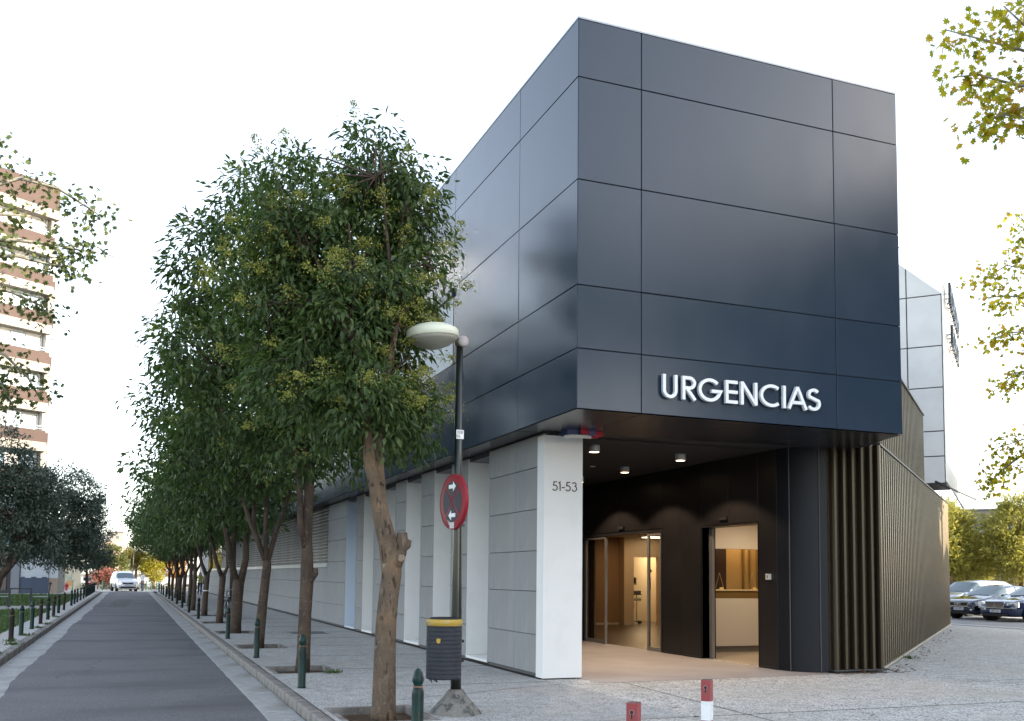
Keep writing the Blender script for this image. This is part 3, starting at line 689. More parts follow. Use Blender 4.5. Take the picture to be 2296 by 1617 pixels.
def rib_mesh(h, w=1.0):
    b = MB(); Mx = Matrix.Rotation(ang, 4, 'Z')
    P = [Mx @ Vector((x * w, -y, 0)) for x, y in ribprof]
    b.add([(p.x, p.y, 0) for p in P] + [(p.x, p.y, h) for p in P], [(i, i + 1, i + 7, i + 6) for i in range(5)] + [(6, 7, 8, 9, 10, 11), (5, 4, 3, 2, 1, 0)]); return b.mesh('rib', rib_m)
NR = 58
for k in range(NR):
    t = 0.10 + k * (WLEN - 0.2) / (NR - 1)
    me_ = rib_mesh(wz(t) - 0.10)
    obj('rib', me_, rib_m, wing, loc=wp(t, -.06, .07))
ct = MB(); ct.add([wp(-.02, .03, wz(0) - .015), wp(WLEN + .05, .03, wz(WLEN) - .015), wp(WLEN + .05, -.25, wz(WLEN) - .015), wp(-.02, -.25, wz(0) - .015), wp(-.02, .03, wz(0) + .02), wp(WLEN + .05, .03, wz(WLEN) + .02), wp(WLEN + .05, -.25, wz(WLEN) + .02), wp(-.02, -.25, wz(0) + .02)],
   [(0, 3, 2, 1), (4, 5, 6, 7), (0, 1, 5, 4), (1, 2, 6, 5), (2, 3, 7, 6), (3, 0, 4, 7)])
obj('wing_coping', ct, mat('coping_bronze', (0.030, 0.026, 0.021), 0.5, 0.3), wing)
fs_ = MB(); fs_.add([wp(-.02, .035, .03), wp(WLEN, .035, .03), wp(WLEN, .035, .068), wp(-.02, .035, .068)], [(0, 1, 2, 3)]); fs_.add([wp(-.02, .035, .068), wp(WLEN, .035, .068), wp(WLEN, -.06, .068), wp(-.02, -.06, .068)], [(0, 1, 2, 3)])
obj('foot_flashing', fs_, mat('flashing', (0.42, 0.38, 0.33), 0.4, 0.5), wing)
# upper set-back part
UP0, UP1 = 0.3, 10.1
upw = obj('upper_wing_wall', MB().add([wp(UP0, -.09, 3.99), wp(UP1, -.09, 3.99), wp(UP1, -.09, 5.98), wp(UP0, -.09, 5.76), wp(UP0, -.5, 3.99), wp(UP1, -.5, 3.99), wp(UP1, -.5, 5.98), wp(UP0, -.5, 5.76)],
    [(0, 1, 2, 3), (4, 7, 6, 5), (1, 5, 6, 2), (3, 2, 6, 7), (0, 3, 7, 4)]), rib_back, clinic, label='set-back upper strip of bronze ribs')
for k in range(31):
    t = UP0 + .1 + k * (UP1 - UP0 - .15) / 30
    obj('rib', rib_mesh(1.80 + 0.21 * t / 10 - max(0, (wz(t) + .03 - 3.99)), .8), rib_m, upw, loc=wp(t, -.09, max(3.99, wz(t) + .03)))
obj('wing_coping', MB().add([wp(UP0, .01, 5.77), wp(UP1 + .03, .01, 5.985), wp(UP1 + .03, -.52, 5.985), wp(UP0, -.52, 5.77), wp(UP0, .01, 5.81), wp(UP1 + .03, .01, 6.025), wp(UP1 + .03, -.52, 6.025), wp(UP0, -.52, 5.81)], [(0, 3, 2, 1), (4, 5, 6, 7), (0, 1, 5, 4), (1, 2, 6, 5), (2, 3, 7, 6), (3, 0, 4, 7)]), MATS['coping_bronze'], upw)
# wing end and roof so the volume is closed
e0 = wp(WLEN, -.2, 0); e1 = (e0[0] - wd.y * 9, e0[1] + wd.x * 9)
cl = MB(); cl.add([(e0[0], e0[1], 0.05), (e1[0], e1[1], 0.05), (e1[0], e1[1], 4.28), (e0[0], e0[1], 4.28)], [(0, 1, 2, 3)])
a_ = wp(0, -.2, 0); cl.add([(a_[0], a_[1], 3.92), (e0[0], e0[1], 4.28), (e1[0], e1[1], 4.28), (15.2, 40, 4.1), (11.5, 15, 3.92)], [(0, 1, 2, 3, 4)])
obj('wing_roof', cl, rib_back, clinic)
# ribs on the short front face beside the porch
fr = obj('front_rib_wall', MB().box(10.97, 12.10, 13.36, 13.46, 0.06, 3.89), rib_back, clinic, label='short front wall with six deep ribs')
obj('panel_joint', MB().box(10.975, 12.05, 13.353, 13.358, 3.52, 3.532).box(10.975, 12.05, 13.353, 13.358, .40, .412), clad_back, fr)
b = MB(); P = [(-.045, 0), (-.045, -.06), (-.03, -.10), (.0, -.115), (.03, -.10), (.045, -.06), (.045, 0)]
rib_f = mat('bronze_rib_dark', (0.074, 0.059, 0.041), 0.38, 0.8)
b.add([(x, y, 0) for x, y in P] + [(x, y, 3.83) for x, y in P], [(i, i + 1, i + 8, i + 7) for i in range(6)] + [tuple(range(7, 14)), tuple(range(7))[::-1]])
rme = b.mesh('rib', rib_f)
for x in (11.055, 11.245, 11.435, 11.63, 11.82, 11.99): obj('rib', rme, rib_f, fr, loc=(x, 13.358, 0.06))
obj('front_sill', MB().box(10.96, 12.12, 13.23, 13.357, 0.035, 0.058), mat('sill_dark', (0.09, 0.09, 0.095), 0.35, 0.5), fr)
obj('wing_base', MB().box(11.0, 12.0, 13.40, 13.5, -0.02, 0.058), MATS['plinth_dark'], clinic)

# ---- pale tower over the wing
tow_m = mat('tower_panel', (0.80, 0.78, 0.75), 0.8, spec=0.08, noise=[(1.2, (0.71, 0.695, 0.67), 0.4, 0.7)]); tow_lit = mat('tower_white', (0.82, 0.80, 0.77), 0.5)
tower = thing('stair_tower', 'pale grey panelled tower rising above the ribbed wing, dark sign letters on its side', 'tower', (22.9, 22.5, 4.4), world=True)
T0 = 14.1
def tp(a, t, z): v = A0 + wd * (T0 + t) + un * (0.27 - a); return (v.x, v.y, z)   # a = metres to the left of the front right edge
core_ = MB().add([tp(0, .03, 4.52), tp(3.6, .03, 4.52), tp(3.6, .03, 13.6), tp(0, .03, 10.4), tp(0, 2.5, 4.52), tp(3.6, 2.5, 4.52), tp(3.6, 2.5, 13.6), tp(0, 2.5, 10.4)], [(0, 3, 2, 1), (4, 5, 6, 7), (0, 4, 7, 3), (1, 2, 6, 5), (3, 7, 6, 2), (0, 1, 5, 4)])
obj('tower_core', core_, mat('tower_joint', (0.06, 0.065, 0.07), 0.7), tower)
tz = [4.52, 5.35, 6.12, 7.47, 8.76, 10.35]
def tpan(a0, a1, z0, z1, z0b=None, z1b=None, lab=None):
    g_ = .018; z0b = z0 if z0b is None else z0b; z1b = z1 if z1b is None else z1b
    vs = [tp(a0 + g_, 0, z0 + g_), tp(a1 - g_, 0, z0b + g_), tp(a1 - g_, 0, z1b - g_), tp(a0 + g_, 0, z1 - g_), tp(a0 + g_, .028, z0 + g_), tp(a1 - g_, .028, z0b + g_), tp(a1 - g_, .028, z1b - g_), tp(a0 + g_, .028, z1 - g_)]
    obj('panel', MB().add(vs, [(0, 3, 2, 1), (0, 1, 5, 4), (1, 2, 6, 5), (2, 3, 7, 6), (3, 0, 4, 7)]), tow_m, tower, label=lab)
for z0, z1 in zip(tz[:-1], tz[1:]):
    tpan(0, 1.0, z0, z1); tpan(1.0, 3.6, z0, z1)
tpan(0, 1.0, 10.35, 10.42, 10.35, 11.3); tpan(1.0, 3.6, 10.35, 11.3, 10.35, 13.6)
sw_ = MB()
vs = [tp(-.012, .02, 4.6), tp(-.012, 12.5, 4.6), tp(-.012, 12.5, 11.9), tp(-.012, .02, 11.9), tp(-.010, .021, 4.6), tp(.09, 12.5, 4.6), tp(.09, 12.5, 11.9), tp(-.010, .021, 11.9)]
sw_.add(vs, [(0, 1, 2, 3), (4, 7, 6, 5), (1, 5, 6, 2), (3, 2, 6, 7), (0, 4, 5, 1), (0, 3, 7, 4)])
obj('side_wall', sw_, tow_lit, tower, label='sunlit white side wall')
obj('tower_soffit', MB().add([tp(0, 0, 4.515), tp(3.6, 0, 4.515), tp(3.6, 2.4, 4.515), tp(0, 2.4, 4.515)], [(0, 3, 2, 1)]), mat('tower_soffit', (0.20, 0.16, 0.13), 0.5), tower)
sg = mat('sign_dark', (0.018, 0.026, 0.04), 0.35)
def side_letters(t0, n, z0, z1, step):
    for k in range(n):
        t = t0 + k * step; b = MB()
        def bar(ta, tb, za, zb):
            vs = [tp(-.20, ta, za), tp(-.20, tb, za), tp(-.20, tb, zb), tp(-.20, ta, zb), tp(-.12, ta, za), tp(-.12, tb, za), tp(-.12, tb, zb), tp(-.12, ta, zb)]
            b.add(vs, [(0, 1, 2, 3), (4, 7, 6, 5), (0, 4, 5, 1), (1, 5, 6, 2), (2, 6, 7, 3), (3, 7, 4, 0)])
        hgt = z1 - z0
        bar(t, t + .10, z0, z1)
        if k % 3 == 0: bar(t + .34, t + .44, z0, z1); bar(t + .1, t + .34, z0 + hgt * .45, z0 + hgt * .6)
        elif k % 3 == 1: bar(t + .1, t + .42, z0, z0 + .1)
        else: bar(t + .1, t + .42, z0, z0 + .1); bar(t + .1, t + .42, z1 - .1, z1); bar(t + .34, t + .42, z0 + .1, z1 - .1)
        pin = [tp(-.12, t + .03, z0 + .3), tp(-.12, t + .06, z0 + .3), tp(-.12, t + .06, z0 + .33), tp(-.12, t + .03, z0 + .33), tp(-.01, t + .03, z0 + .3), tp(-.01, t + .06, z0 + .3), tp(-.01, t + .06, z0 + .33), tp(-.01, t + .03, z0 + .33)]
        b.add(pin, [(0, 1, 5, 4), (1, 2, 6, 5), (2, 3, 7, 6), (3, 0, 4, 7)])
        obj('sign_letter', b, sg, tower)
side_letters(1.5, 9, 10.45, 11.12, 0.62); side_letters(2.3, 7, 9.3, 9.93, 0.60)
# glazed canopy at the end of the wing
can = obj('glass_canopy', MB().add([wp(15.5, .75, 4.62), wp(21.5, .75, 4.72), wp(21.5, .75, 5.50), wp(15.5, .75, 5.30), wp(15.5, .735, 4.62), wp(21.5, .735, 4.72), wp(21.5, .735, 5.5), wp(15.5, .735, 5.3)], [(0, 1, 2, 3), (4, 7, 6, 5), (3, 2, 6, 7), (0, 4, 5, 1)]), mat('canopy_glass', (0.95, 0.93, 0.9), 0.02, trans=1.0, ior=1.05), tower, label='clear glass guard at the end of the wing')
obj('canopy_beam', MB().tube([wp(12.5, .1, 4.42), wp(22.0, .85, 4.60)], .035, 6), dark_frame, tower)

# ---- things under the porch
lampm = mat('lamp_housing', (0.62, 0.60, 0.58), 0.5); lens = mat('lamp_lens', (1, 0.9, 0.75), 0.5, emit=((1.0, 0.70, 0.42), 5.0))
LP = [(7.35, 14.95, 'nearest left'), (9.3, 15.35, 'rightmost, above the reception door'), (9.35, 17.6, 'middle'), (9.4, 19.85, 'partly hidden by the white column')]
for i, (x, y, w_) in enumerate(LP):
    t = thing('ceiling_lamp', 'white cylinder downlight under the porch ceiling, ' + {0: 'nearest and left', 1: 'right one above the reception door', 2: 'middle one before the glass door', 3: 'half hidden behind the white column'}[i], 'ceiling lamp', (x, y, 3.70), group='downlights under the porch ceiling')
    obj('lamp_body', MB().lathe([(.085, .012), (.086, .0), (.095, -.002), (.097, .004), (.097, .198), (.09, .199)], 20), lampm, t)
    obj('lamp_lens', MB().lathe([(.083, .006), (.083, .009)], 20), lens, t)
    l = bpy.data.lights.new('downlight', 'SPOT'); l.energy = 52; l.spot_size = rad(122); l.spot_blend = 0.22; l.color = (1.0, 0.74, 0.50); l.shadow_soft_size = 0.05
    lo_ = bpy.data.objects.new('downlight', l); COL.objects.link(lo_); lo_.location = (x, y, 3.69)
t = thing('smoke_detector', 'small round white smoke detector on the dark porch ceiling', 'smoke detector', (8.72, 17.8, 3.81))
obj('detector_body', MB().lathe([(.05, 0), (.075, .03), (.08, .06), (.08, .089)], 16), lampm, t); obj('detector_grille', MB().lathe([(.0765, .032), (.0808, .04), (.0808, .05), (.0795, .055)], 16), frame_al, t)
t = thing('alarm_beacon', 'red and blue alarm beacon box hanging at the soffit corner above the white column', 'alarm beacon', (6.35, 13.36, 3.6))
abl = mat('alarm_blue', (0.012, 0.04, 0.16), 0.3, coat=0.5); ard = mat('alarm_red', (0.42, 0.02, 0.03), 0.3, coat=0.5); 
obj('alarm_box', MB().prism([(-.28, -.10), (.16, -.16), (.16, .06), (-.28, .12)], 0.10, 0.188), abl, t)
obj('alarm_lens', MB().prism([(-.10, -.20), (.34, -.06), (.30, .06), (-.04, .05)], 0.115, 0.186).prism([(-.06, -.16), (.26, -.06), (.24, .04), (-.02, .03)], 0.085, 0.114), ard, t)
obj('alarm_face', MB().prism([(-.30, -.02), (-.26, -.12), (-.16, -.17), (.0, -.18), (.10, -.14), (-.04, -.12), (-.16, -.10), (-.24, -.02)], 0.055, 0.098), lampm, t)
for x, w_ in ((11.78, 'left'), (12.62, 'right')):
    t = thing('card_holder', 'small triangular wire stand with a card on the reception counter, the %s one of two' % w_, 'card holder', (x, 17.86, 1.3255), group='stands on the reception counter')
    obj('wire_frame', MB().tube([(-.11, 0, 0), (0, 0, .36), (.11, 0, 0)], .006, 5).tube([(-.11, 0, 0.005), (.11, 0, .005)], .006, 5), mat('brass_wire', (0.75, 0.58, 0.32), 0.3, 0.7), t)
    obj('card', MB().box(.0, .09, -.01, .0, .0, .05), mat('card_lit', (0.85, 0.65, 0.3), 0.6), t)
# monitor trolley in the lit room
t = thing('monitor_trolley', 'wheeled medical monitor trolley standing in the lit room behind the glass door', 'medical trolley', (15.92, 29.4, 0.004))
dk = mat('trolley_grey', (0.10, 0.10, 0.09), 0.5); lg = mat('trolley_pale', (0.42, 0.40, 0.34), 0.5)
b = MB()
for a in range(5): b.tube([(0, 0, .12), (.30 * cos(a * 1.2566), .30 * sin(a * 1.2566), .08)], .028, 6)
obj('trolley_base', b, dk, t)
for a in range(5): obj('caster', MB().lathe([(.0, -.02), (.045, -.02), (.045, .02), (.0, .02)], 10, Matrix.Translation((.31 * cos(a * 1.2566), .31 * sin(a * 1.2566), .05)) @ Matrix.Rotation(pi / 2, 4, 'X')), black, t)
obj('trolley_post', MB().tube([(-.05, 0, .1), (-.05, 0, 1.3)], .028, 8).tube([(.16, 0, .1), (.16, 0, 1.05)], .014, 6), lg, t)
obj('trolley_tray', MB().box(-.18, .26, -.2, .2, .98, 1.01).box(-.14, .24, -.16, .16, 1.01, 1.12), dk, t)
obj('basket', MB().box(.0, .26, -.15, .15, .78, .86), lg, t)
mo = obj('monitor', MB().box(-.13, .13, -.05, .05, 1.32, 1.58, Matrix.Rotation(.15, 4, 'Z')), lg, t)
obj('screen', MB().box(-.10, .10, -.056, -.052, 1.36, 1.55, Matrix.Rotation(.15, 4, 'Z')), black, mo)
obj('cable', MB().tube([(-.05, -.05, 1.3), (-.16, -.1, .95), (.02, -.12, .65), (-.06, -.06, .35), (-.05, 0, .12)], .008, 5), black, t)

# ================================================================== street furniture
green = mat('bollard_green', (0.002, 0.027, 0.023), 0.42, 0.0, spec=0.3, noise=[(7, (0.005, 0.016, 0.015), 0.42, 0.6), (22, (0.09, 0.055, 0.034), 0.66, 0.74)], bump=(25, 0.15, 0.004))
dgreen = mat('bollard_dark_green', (0.002, 0.014, 0.0125), 0.5, 0.0, spec=0.25, noise=[(9, (0.009, 0.010, 0.009), 0.5, 0.65)])
rust = mat('bollard_rust', (0.019, 0.012, 0.011), 0.6, 0.0, spec=0.25, noise=[(6, (0.033, 0.018, 0.014), 0.45, 0.65), (14, (0.02, 0.045, 0.04), 0.6, 0.7)])
collar = mat('rust_ring', (0.22, 0.11, 0.06), 0.7, noise=[(20, (0.06, 0.06, 0.05), 0.5, 0.7)])
BP = [(.058, 0), (.058, .02), (.054, .03), (.054, .50), (.053, .53), (.046, .555), (.038, .565)]
def bollard_mesh(m, n=24, fl=.10):
    b = MB(); o = 0
    b.lathe(BP, n, flute=fl, smooth=True); return b.mesh('shaft', m)
kp = [(.034, .566), (.042, .574), (.037, .586), (.044, .60), (.052, .625), (.050, .66), (.038, .70), (.018, .73), (.0, .737)]
shafts = {k: bollard_mesh(m) for k, m in (('green', green), ('dark', dgreen), ('rust', rust))}
knobs = {k: MB().lathe(kp, 16).mesh('knob', m) for k, m in (('green', green), ('dark', dgreen), ('rust', rust))}
ringm = MB().lathe([(.040, .562), (.044, .566), (.044, .576), (.040, .580)], 16).mesh('ring', collar)
ORD = ['first', 'second', 'third', 'fourth', 'fifth', 'sixth', 'seventh', 'eighth', 'ninth', 'tenth', 'eleventh', 'twelfth', 'thirteenth', 'fourteenth', 'fifteenth', 'sixteenth', 'seventeenth', 'eighteenth', 'nineteenth', 'twentieth', 'twenty-first', 'twenty-second', 'twenty-third', 'twenty-fourth', 'twenty-fifth', 'twenty-sixth']
def bollard(x, y, kind, label, group, s=1.0):
    t = thing('bollard', label, 'bollard', (x, y, 0.0), random.uniform(0, 6), group)
    t.scale = (1, 1, s * random.uniform(.985, 1.015))
    obj('shaft', shafts[kind], None, t); obj('knob', knobs[kind], None, t); obj('ring', ringm, None, t)
RB = [(2.415, 8.42), (2.25, 13.61), (2.25, 18.74), (2.24, 24.39), (2.24, 35.2), (2.24, 40.95), (2.25, 46.6), (2.26, 52.2), (2.26, 57.9), (2.25, 62.4), (2.25, 67.5), (2.26, 73.6), (2.24, 77.8), (2.26, 84.2)]
for i, (x, y) in enumerate(RB):
    lab = {0: 'green fluted bollard with chipped egg-shaped knob, nearest the camera, left of the litter bin', 1: 'green bollard with white paint chips in front of the second street tree', 2: 'green bollard in front of the third, leaning street tree', 3: 'green bollard in front of the bicycle and the forked fourth tree'}.get(i, 'dark green bollard, %s from the camera in the right kerb row' % ORD[i])
    bollard(x, y, 'green' if i < 4 else 'dark', lab, 'green bollards along the right kerb')
LBY = [24.45, 26.7, 29.6, 32.5, 35.4, 38.1, 40.75, 44.2, 49.8, 52.7, 55.6, 59.4, 63.5, 67.0, 69.4, 71.6, 73.8, 76.0, 78.2, 80.3, 82.4, 84.4, 86.3, 88.2]
LBK = ['rust', 'green', 'green', 'rust', 'dark', 'rust', 'dark', 'rust', 'dark', 'dark']
for i, y in enumerate(LBY):
    k = LBK[i] if i < len(LBK) else 'dark'
    x = -2.42 - 0.008 * i
    lab = '%s bollard, %s from the camera in the left kerb row' % ({'rust': 'rusty brown', 'green': 'bright green', 'dark': 'dark green'}[k], ORD[i])
    bollard(x, y, k, lab, 'bollards along the left kerb')
t = thing('white_post', 'short white post with a round top among the left kerb bollards', 'post', (-2.33, 79.6, 0))
obj('post_shaft', MB().lathe([(.05, 0), (.05, .45)], 10), white, t); obj('post_knob', MB().ell((0, 0, .52), (.075, .075, .085)), white, t)

# street lamp
poleg = mat('pole_green', (0.006, 0.010, 0.009), 0.30, 0.2, noise=[(6, (0.018, 0.020, 0.014), 0.45, 0.7, (1, 1, .15))], coat=0.3)
lampc = mat('lamp_cream', (0.66, 0.68, 0.55), 0.4); lampu = mat('lamp_bowl', (0.30, 0.29, 0.25), 0.35)
lamp = thing('street_lamp', 'green street lamp post with flat cream lamp head beside the nearest tree', 'street lamp', (3.50, 10.63, 0), world=True)
obj('pole', MB().tube([(3.495, 10.63, .12), (3.49, 10.63, 1.1), (3.485, 10.63, 2.5), (3.48, 10.63, 4.22)], [.062, .060, .050, .040], 20), poleg, lamp)
fb = [(.30, 0), (.27, .05), (.13, .20), (.085, .27), (.06, .275)]
obj('pole_base', MB().lathe([(r * 1.0, z) for r, z in fb], 8, Matrix.Translation((3.495, 10.63, 0)) @ Matrix.Rotation(pi / 8, 4, 'Z'), smooth=False), mat('base_concrete', (0.17, 0.16, 0.145), 0.9, noise=[(10, (0.07, 0.07, 0.065), 0.52, 0.6), (30, (0.24, 0.23, 0.21), 0.5, 0.8)], bump=(25, .5, .02)), lamp, label='stained concrete cone at the foot of the lamp post')
hM = Matrix.Translation((3.15, 10.63, 4.32)) @ Matrix.Rotation(rad(-4), 4, 'Y')
obj('lamp_head', MB().lathe([(.295, -.035), (.302, -.03), (.302, .045), (.29, .06), (.20, .11), (.10, .135), (.0, .14)], 32, hM), lampc, lamp)
obj('lamp_bowl', MB().lathe([(.0, -.16), (.10, -.15), (.2, -.11), (.26, -.07), (.293, -.034)], 32, hM), lampu, lamp)
arm = MB().tube([(3.43, 10.63, 4.31), (3.52, 10.63, 4.27)], .045, 10)
arm.lathe([(.0, -.075), (.062, -.075), (.066, -.06), (.066, .06), (.062, .075), (.0, .075)], 20, Matrix.Translation((3.505, 10.63, 4.275)) @ Matrix.Rotation(pi / 2, 4, 'X'))
obj('lamp_bracket', arm, mat('bracket_grey', (0.34, 0.31, 0.30), 0.5), lamp)
stk = obj('sticker', MB().box(3.44, 3.53, 10.580, 10.5815, 3.13, 3.235), mat('sticker_white', (0.75, 0.75, 0.76), 0.5), lamp, label='white number sticker on the pole')
MT = plane_M((3.484, 10.5795, 3.205), (1, 0, 0), (0, 0, 1), (0, -1, 0))
text_obj('lettering', '008', 0.052, nm, lamp, MT, 0.0005, .9); text_obj('lettering', '86', 0.052, nm, lamp, MT @ Matrix.Translation((-.02, -.045, 0)), 0.0005, .9)

# no-stopping sign, turned towards the street
sred = mat('sign_red', (0.25, 0.008, 0.020), 0.5, spec=0.3, noise=[(5, (0.21, 0.010, 0.02), 0.45, 0.7)]); snav = mat('sign_navy', (0.008, 0.014, 0.03), 0.55, spec=0.25); swh = mat('sign_white', (0.78, 0.80, 0.82), 0.5)
SN = Vector((-0.988, -0.155, 0)).normalized(); SE = Vector((-SN.y, SN.x, 0)) * -1
if SE.dot(Vector((1, 0, 0))) < 0: pass
SE = Vector((0, 0, 1)).cross(SN)
sc_ = Vector((3.415, 10.585, 2.40)); SMx = plane_M(sc_, SE, (0, 0, 1), SN)
sgn = thing('no_stopping_sign', 'round red and navy no-stopping sign with two white arrows on the lamp post', 'traffic sign', sc_, world=True)
obj('sign_plate', MB().lathe([(.0, -.012), (.305, -.012), (.312, -.008), (.312, .008), (.305, .012), (.0, .012)], 44, SMx), sred, sgn)
obj('sign_rim', MB().lathe([(.312, -.035), (.318, -.035), (.318, .014), (.306, .014), (.306, .0125), (.312, .0125)], 44, SMx, caps=False), sred, sgn)
R0 = .232; bar = .030
for a0 in (45, 135, 225, 315):
    # quadrant sector between the two red diagonals
    off_ = bar / math.sin(pi / 4) * .5
    c_ = Vector((cos(rad(a0 + 45)), sin(rad(a0 + 45)))) * (bar * .72)
    dl = math.degrees(math.asin(bar * .5 / R0)) 
    pts_ = [(c_.x, c_.y)] + [(R0 * cos(rad(a)), R0 * sin(rad(a))) for a in np.linspace(a0 + dl, a0 + 90 - dl, 14)]
    obj('sign_field', MB().prism(pts_, .0125, .0145, SMx), snav, sgn)
def arrow(zc, s):
    p = [(-.085 * s, -.022), (.02 * s, -.022), (.02 * s, -.058), (.088 * s, 0), (.02 * s, .058), (.02 * s, .022), (-.085 * s, .022)]
    if s < 0: p = p[::-1]
    obj('sign_arrow', MB().prism([(x, y + zc) for x, y in p], .0147, .0165, SMx), swh, sgn)
arrow(.175, 1); arrow(-.155, -1)
obj('sign_sticker', MB().prism([(-.055, -.305), (.055, -.305), (.055, -.235), (-.055, -.235)], .0126, .0145, SMx).prism([(-.115, -.20), (-.09, -.23), (-.085, -.19), (-.105, -.165)], .0126, .014, SMx).prism([(-.085, -.255), (-.065, -.26), (-.06, -.225), (-.075, -.22)], .0126, .014, SMx), mat('paper_label', (0.55, 0.54, 0.55), 0.7), sgn)
obj('sign_clamp', MB().box(3.435, 3.545, 10.555, 10.70, 2.12, 2.15).box(3.435, 3.54, 10.555, 10.70, 2.63, 2.66), dark_frame, sgn)

# litter bin on the pole
bing = mat('bin_grey', (0.029, 0.032, 0.041), 0.6, spec=0.25, noise=[(5, (0.036, 0.039, 0.046), 0.45, 0.7), (40, (0.018, 0.02, 0.026), 0.6, 0.75)]); biny = mat('bin_yellow', (0.42, 0.27, 0.035), 0.5, noise=[(9, (0.40, 0.33, 0.17), 0.52, 0.72)])
bn_ = thing('litter_bin', 'round grey ribbed litter bin with yellow rim fixed to the lamp post', 'litter bin', (3.305, 10.50, 0.40), world=False)
prof = [(.0, .012), (.185, .01), (.195, .02)]
z = .03
for k in range(12):
    prof += [(.198, z), (.198, z + .0375), (.190, z + .0385), (.190, z + .0455)]; z += .0465
prof += [(.198, z), (.198, .60)]
obj('bin_body', MB().lathe(prof, 36, smooth=False), bing, bn_)
obj('bin_rim', MB().lathe([(.196, .598), (.203, .60), (.204, .655), (.198, .668), (.17, .672), (.165, .66), (.165, .62)], 36, caps=False), biny, bn_)
obj('bin_liner', MB().lathe([(.0, .60), (.168, .60), (.168, .676), (.15, .69), (.14, .68), (.14, .62), (.0, .61)], 20, caps=False), black, bn_)
obj('bin_badge', MB().prism([(-.035, .39), (-.03, .35), (-.012, .338), (.008, .35), (.012, .39), (-.012, .395)], .0, .0035, Matrix.Translation((-.105, -.1665, .07)) @ Matrix.Rotation(rad(-32), 4, 'Z') @ Matrix.Rotation(pi / 2, 4, 'X')), biny, bn_, label='small yellow crest badge')
obj('bin_bracket', MB().box(.12, .26, .07, .16, .40, .43).box(.12, .26, .07, .16, .18, .21), black, bn_)
b = MB()
for k in range(16): 
    a = random.uniform(0, 6.28); x, y = .17 * cos(a), .17 * sin(a); b.tube([(x, y, .02), (x + .02, y, -.01 - random.random() * .02)], .006, 4)
obj('bin_drip', b, black, bn_)

# red and white removable posts
pred = mat('post_red', (0.26, 0.035, 0.04), 0.5, noise=[(7, (0.20, 0.05, 0.045), 0.5, 0.7), (18, (0.35, 0.20, 0.17), 0.66, 0.75)]); pcap = mat('post_cap', (0.12, 0.05, 0.045), 0.6, noise=[(10, (0.2, 0.15, 0.13), 0.5, 0.7)]); pwh = mat('post_white', (0.70, 0.71, 0.72), 0.5, noise=[(9, (0.55, 0.55, 0.55), 0.55, 0.75)])
for (x, y, rz_, lab, hgt) in ((5.13, 8.0, -.90, 'square red and white removable parking post with a keyhole, the right and taller-looking one', .602), (3.64, 6.70, -.85, 'square red removable parking post with a keyhole, the left one cut by the picture edge', .602)):
    t = thing('parking_post', lab, 'parking post', (x, y, 0), rz_, 'removable parking posts in the plaza')
    q = .044
    obj('post_foot', MB().box(-q - .02, q + .02, -q - .02, q + .02, 0.001, .02), pcap, t)
    obj('post_shaft', MB().box(-q, q, -q, q, .02, .22), pred, t, label='lower red band'); obj('post_band', MB().box(-q, q, -q, q, .2205, .3995), pwh, t, label='white reflective band'); obj('post_head', MB().box(-q, q, -q, q, .40, hgt - .006), pred, t, label='red top section')
    c = .008
    obj('post_cap', MB().add([(-q, -q, hgt - .006), (q, -q, hgt - .006), (q, q, hgt - .006), (-q, q, hgt - .006), (-q + c, -q + c, hgt), (q - c, -q + c, hgt), (q - c, q - c, hgt), (-q + c, q - c, hgt)], [(0, 1, 5, 4), (1, 2, 6, 5), (2, 3, 7, 6), (3, 0, 4, 7), (4, 5, 6, 7)]), pcap, t)
    kh = MB(); MK = plane_M((0.0, -q - .0008, hgt - .075), (1, 0, 0), (0, 0, 1), (0, -1, 0))
    kh.prism([(.0155 * cos(a), .0155 * sin(a)) for a in np.linspace(0, 2 * pi, 17)[:-1]], 0, .0012, MK); kh.prism([(-.0045, -.05), (.0045, -.05), (.0055, -.0158), (-.0055, -.0158)], 0, .0012, MK)
    obj('keyhole', kh, black, t)
    obj('keyhole_plate', MB().prism([(.02 * cos(a), .02 * sin(a)) for a in np.linspace(0, 2 * pi, 17)[:-1]], -.0006, .0002, MK), mat('plate_worn', (0.35, 0.2, 0.19), 0.5), t)

# second, dark lamp column with the bicycle
t = thing('lamp_column', 'black square lamp column rising through the trees behind the bicycle', 'street lamp', (3.42, 36.1, 0))
obj('column_shaft', MB().box(-.09, .09, -.09, .09, 0.02, 7.2), dark_frame, t); obj('column_foot', MB().box(-.16, .16, -.16, .16, 0.0, .02), dark_frame, t)
obj('lamp_head', MB().box(-.9, .1, -.12, .12, 7.2, 7.32), dark_frame, t)
t = thing('column_block', 'low concrete block at the foot of the black lamp column', 'concrete block', (3.35, 36.0, 0)); obj('block', MB().box(-.42, .42, .2, .5, 0, .10), kerb_m, t)
bl_ = mat('bike_black', (0.02, 0.02, 0.022), 0.35); bs_ = mat('bike_silver', (0.35, 0.38, 0.40), 0.35, 0.6)
bk = thing('bicycle', 'black and silver bicycle leaning on the dark lamp column, front wheel towards the camera', 'bicycle', (3.20, 35.35, 0), rad(4))
tire = MB()
def torus(mb, c, R, r, axis='x', n=24, k=6):
    o = len(mb.v)
    for i in range(n):
        a = 2 * pi * i / n
        for j in range(k):
            b_ = 2 * pi * j / k; rr = R + r * cos(b_); mb.v.append((c[0] + r * sin(b_), c[1] + rr * cos(a), c[2] + rr * sin(a)))
    for i in range(n):
        for j in range(k): mb.f.append((o + i * k + j, o + ((i + 1) % n) * k + j, o + ((i + 1) % n) * k + (j + 1) % k, o + i * k + (j + 1) % k)); mb.sm.append(True)
    return mb
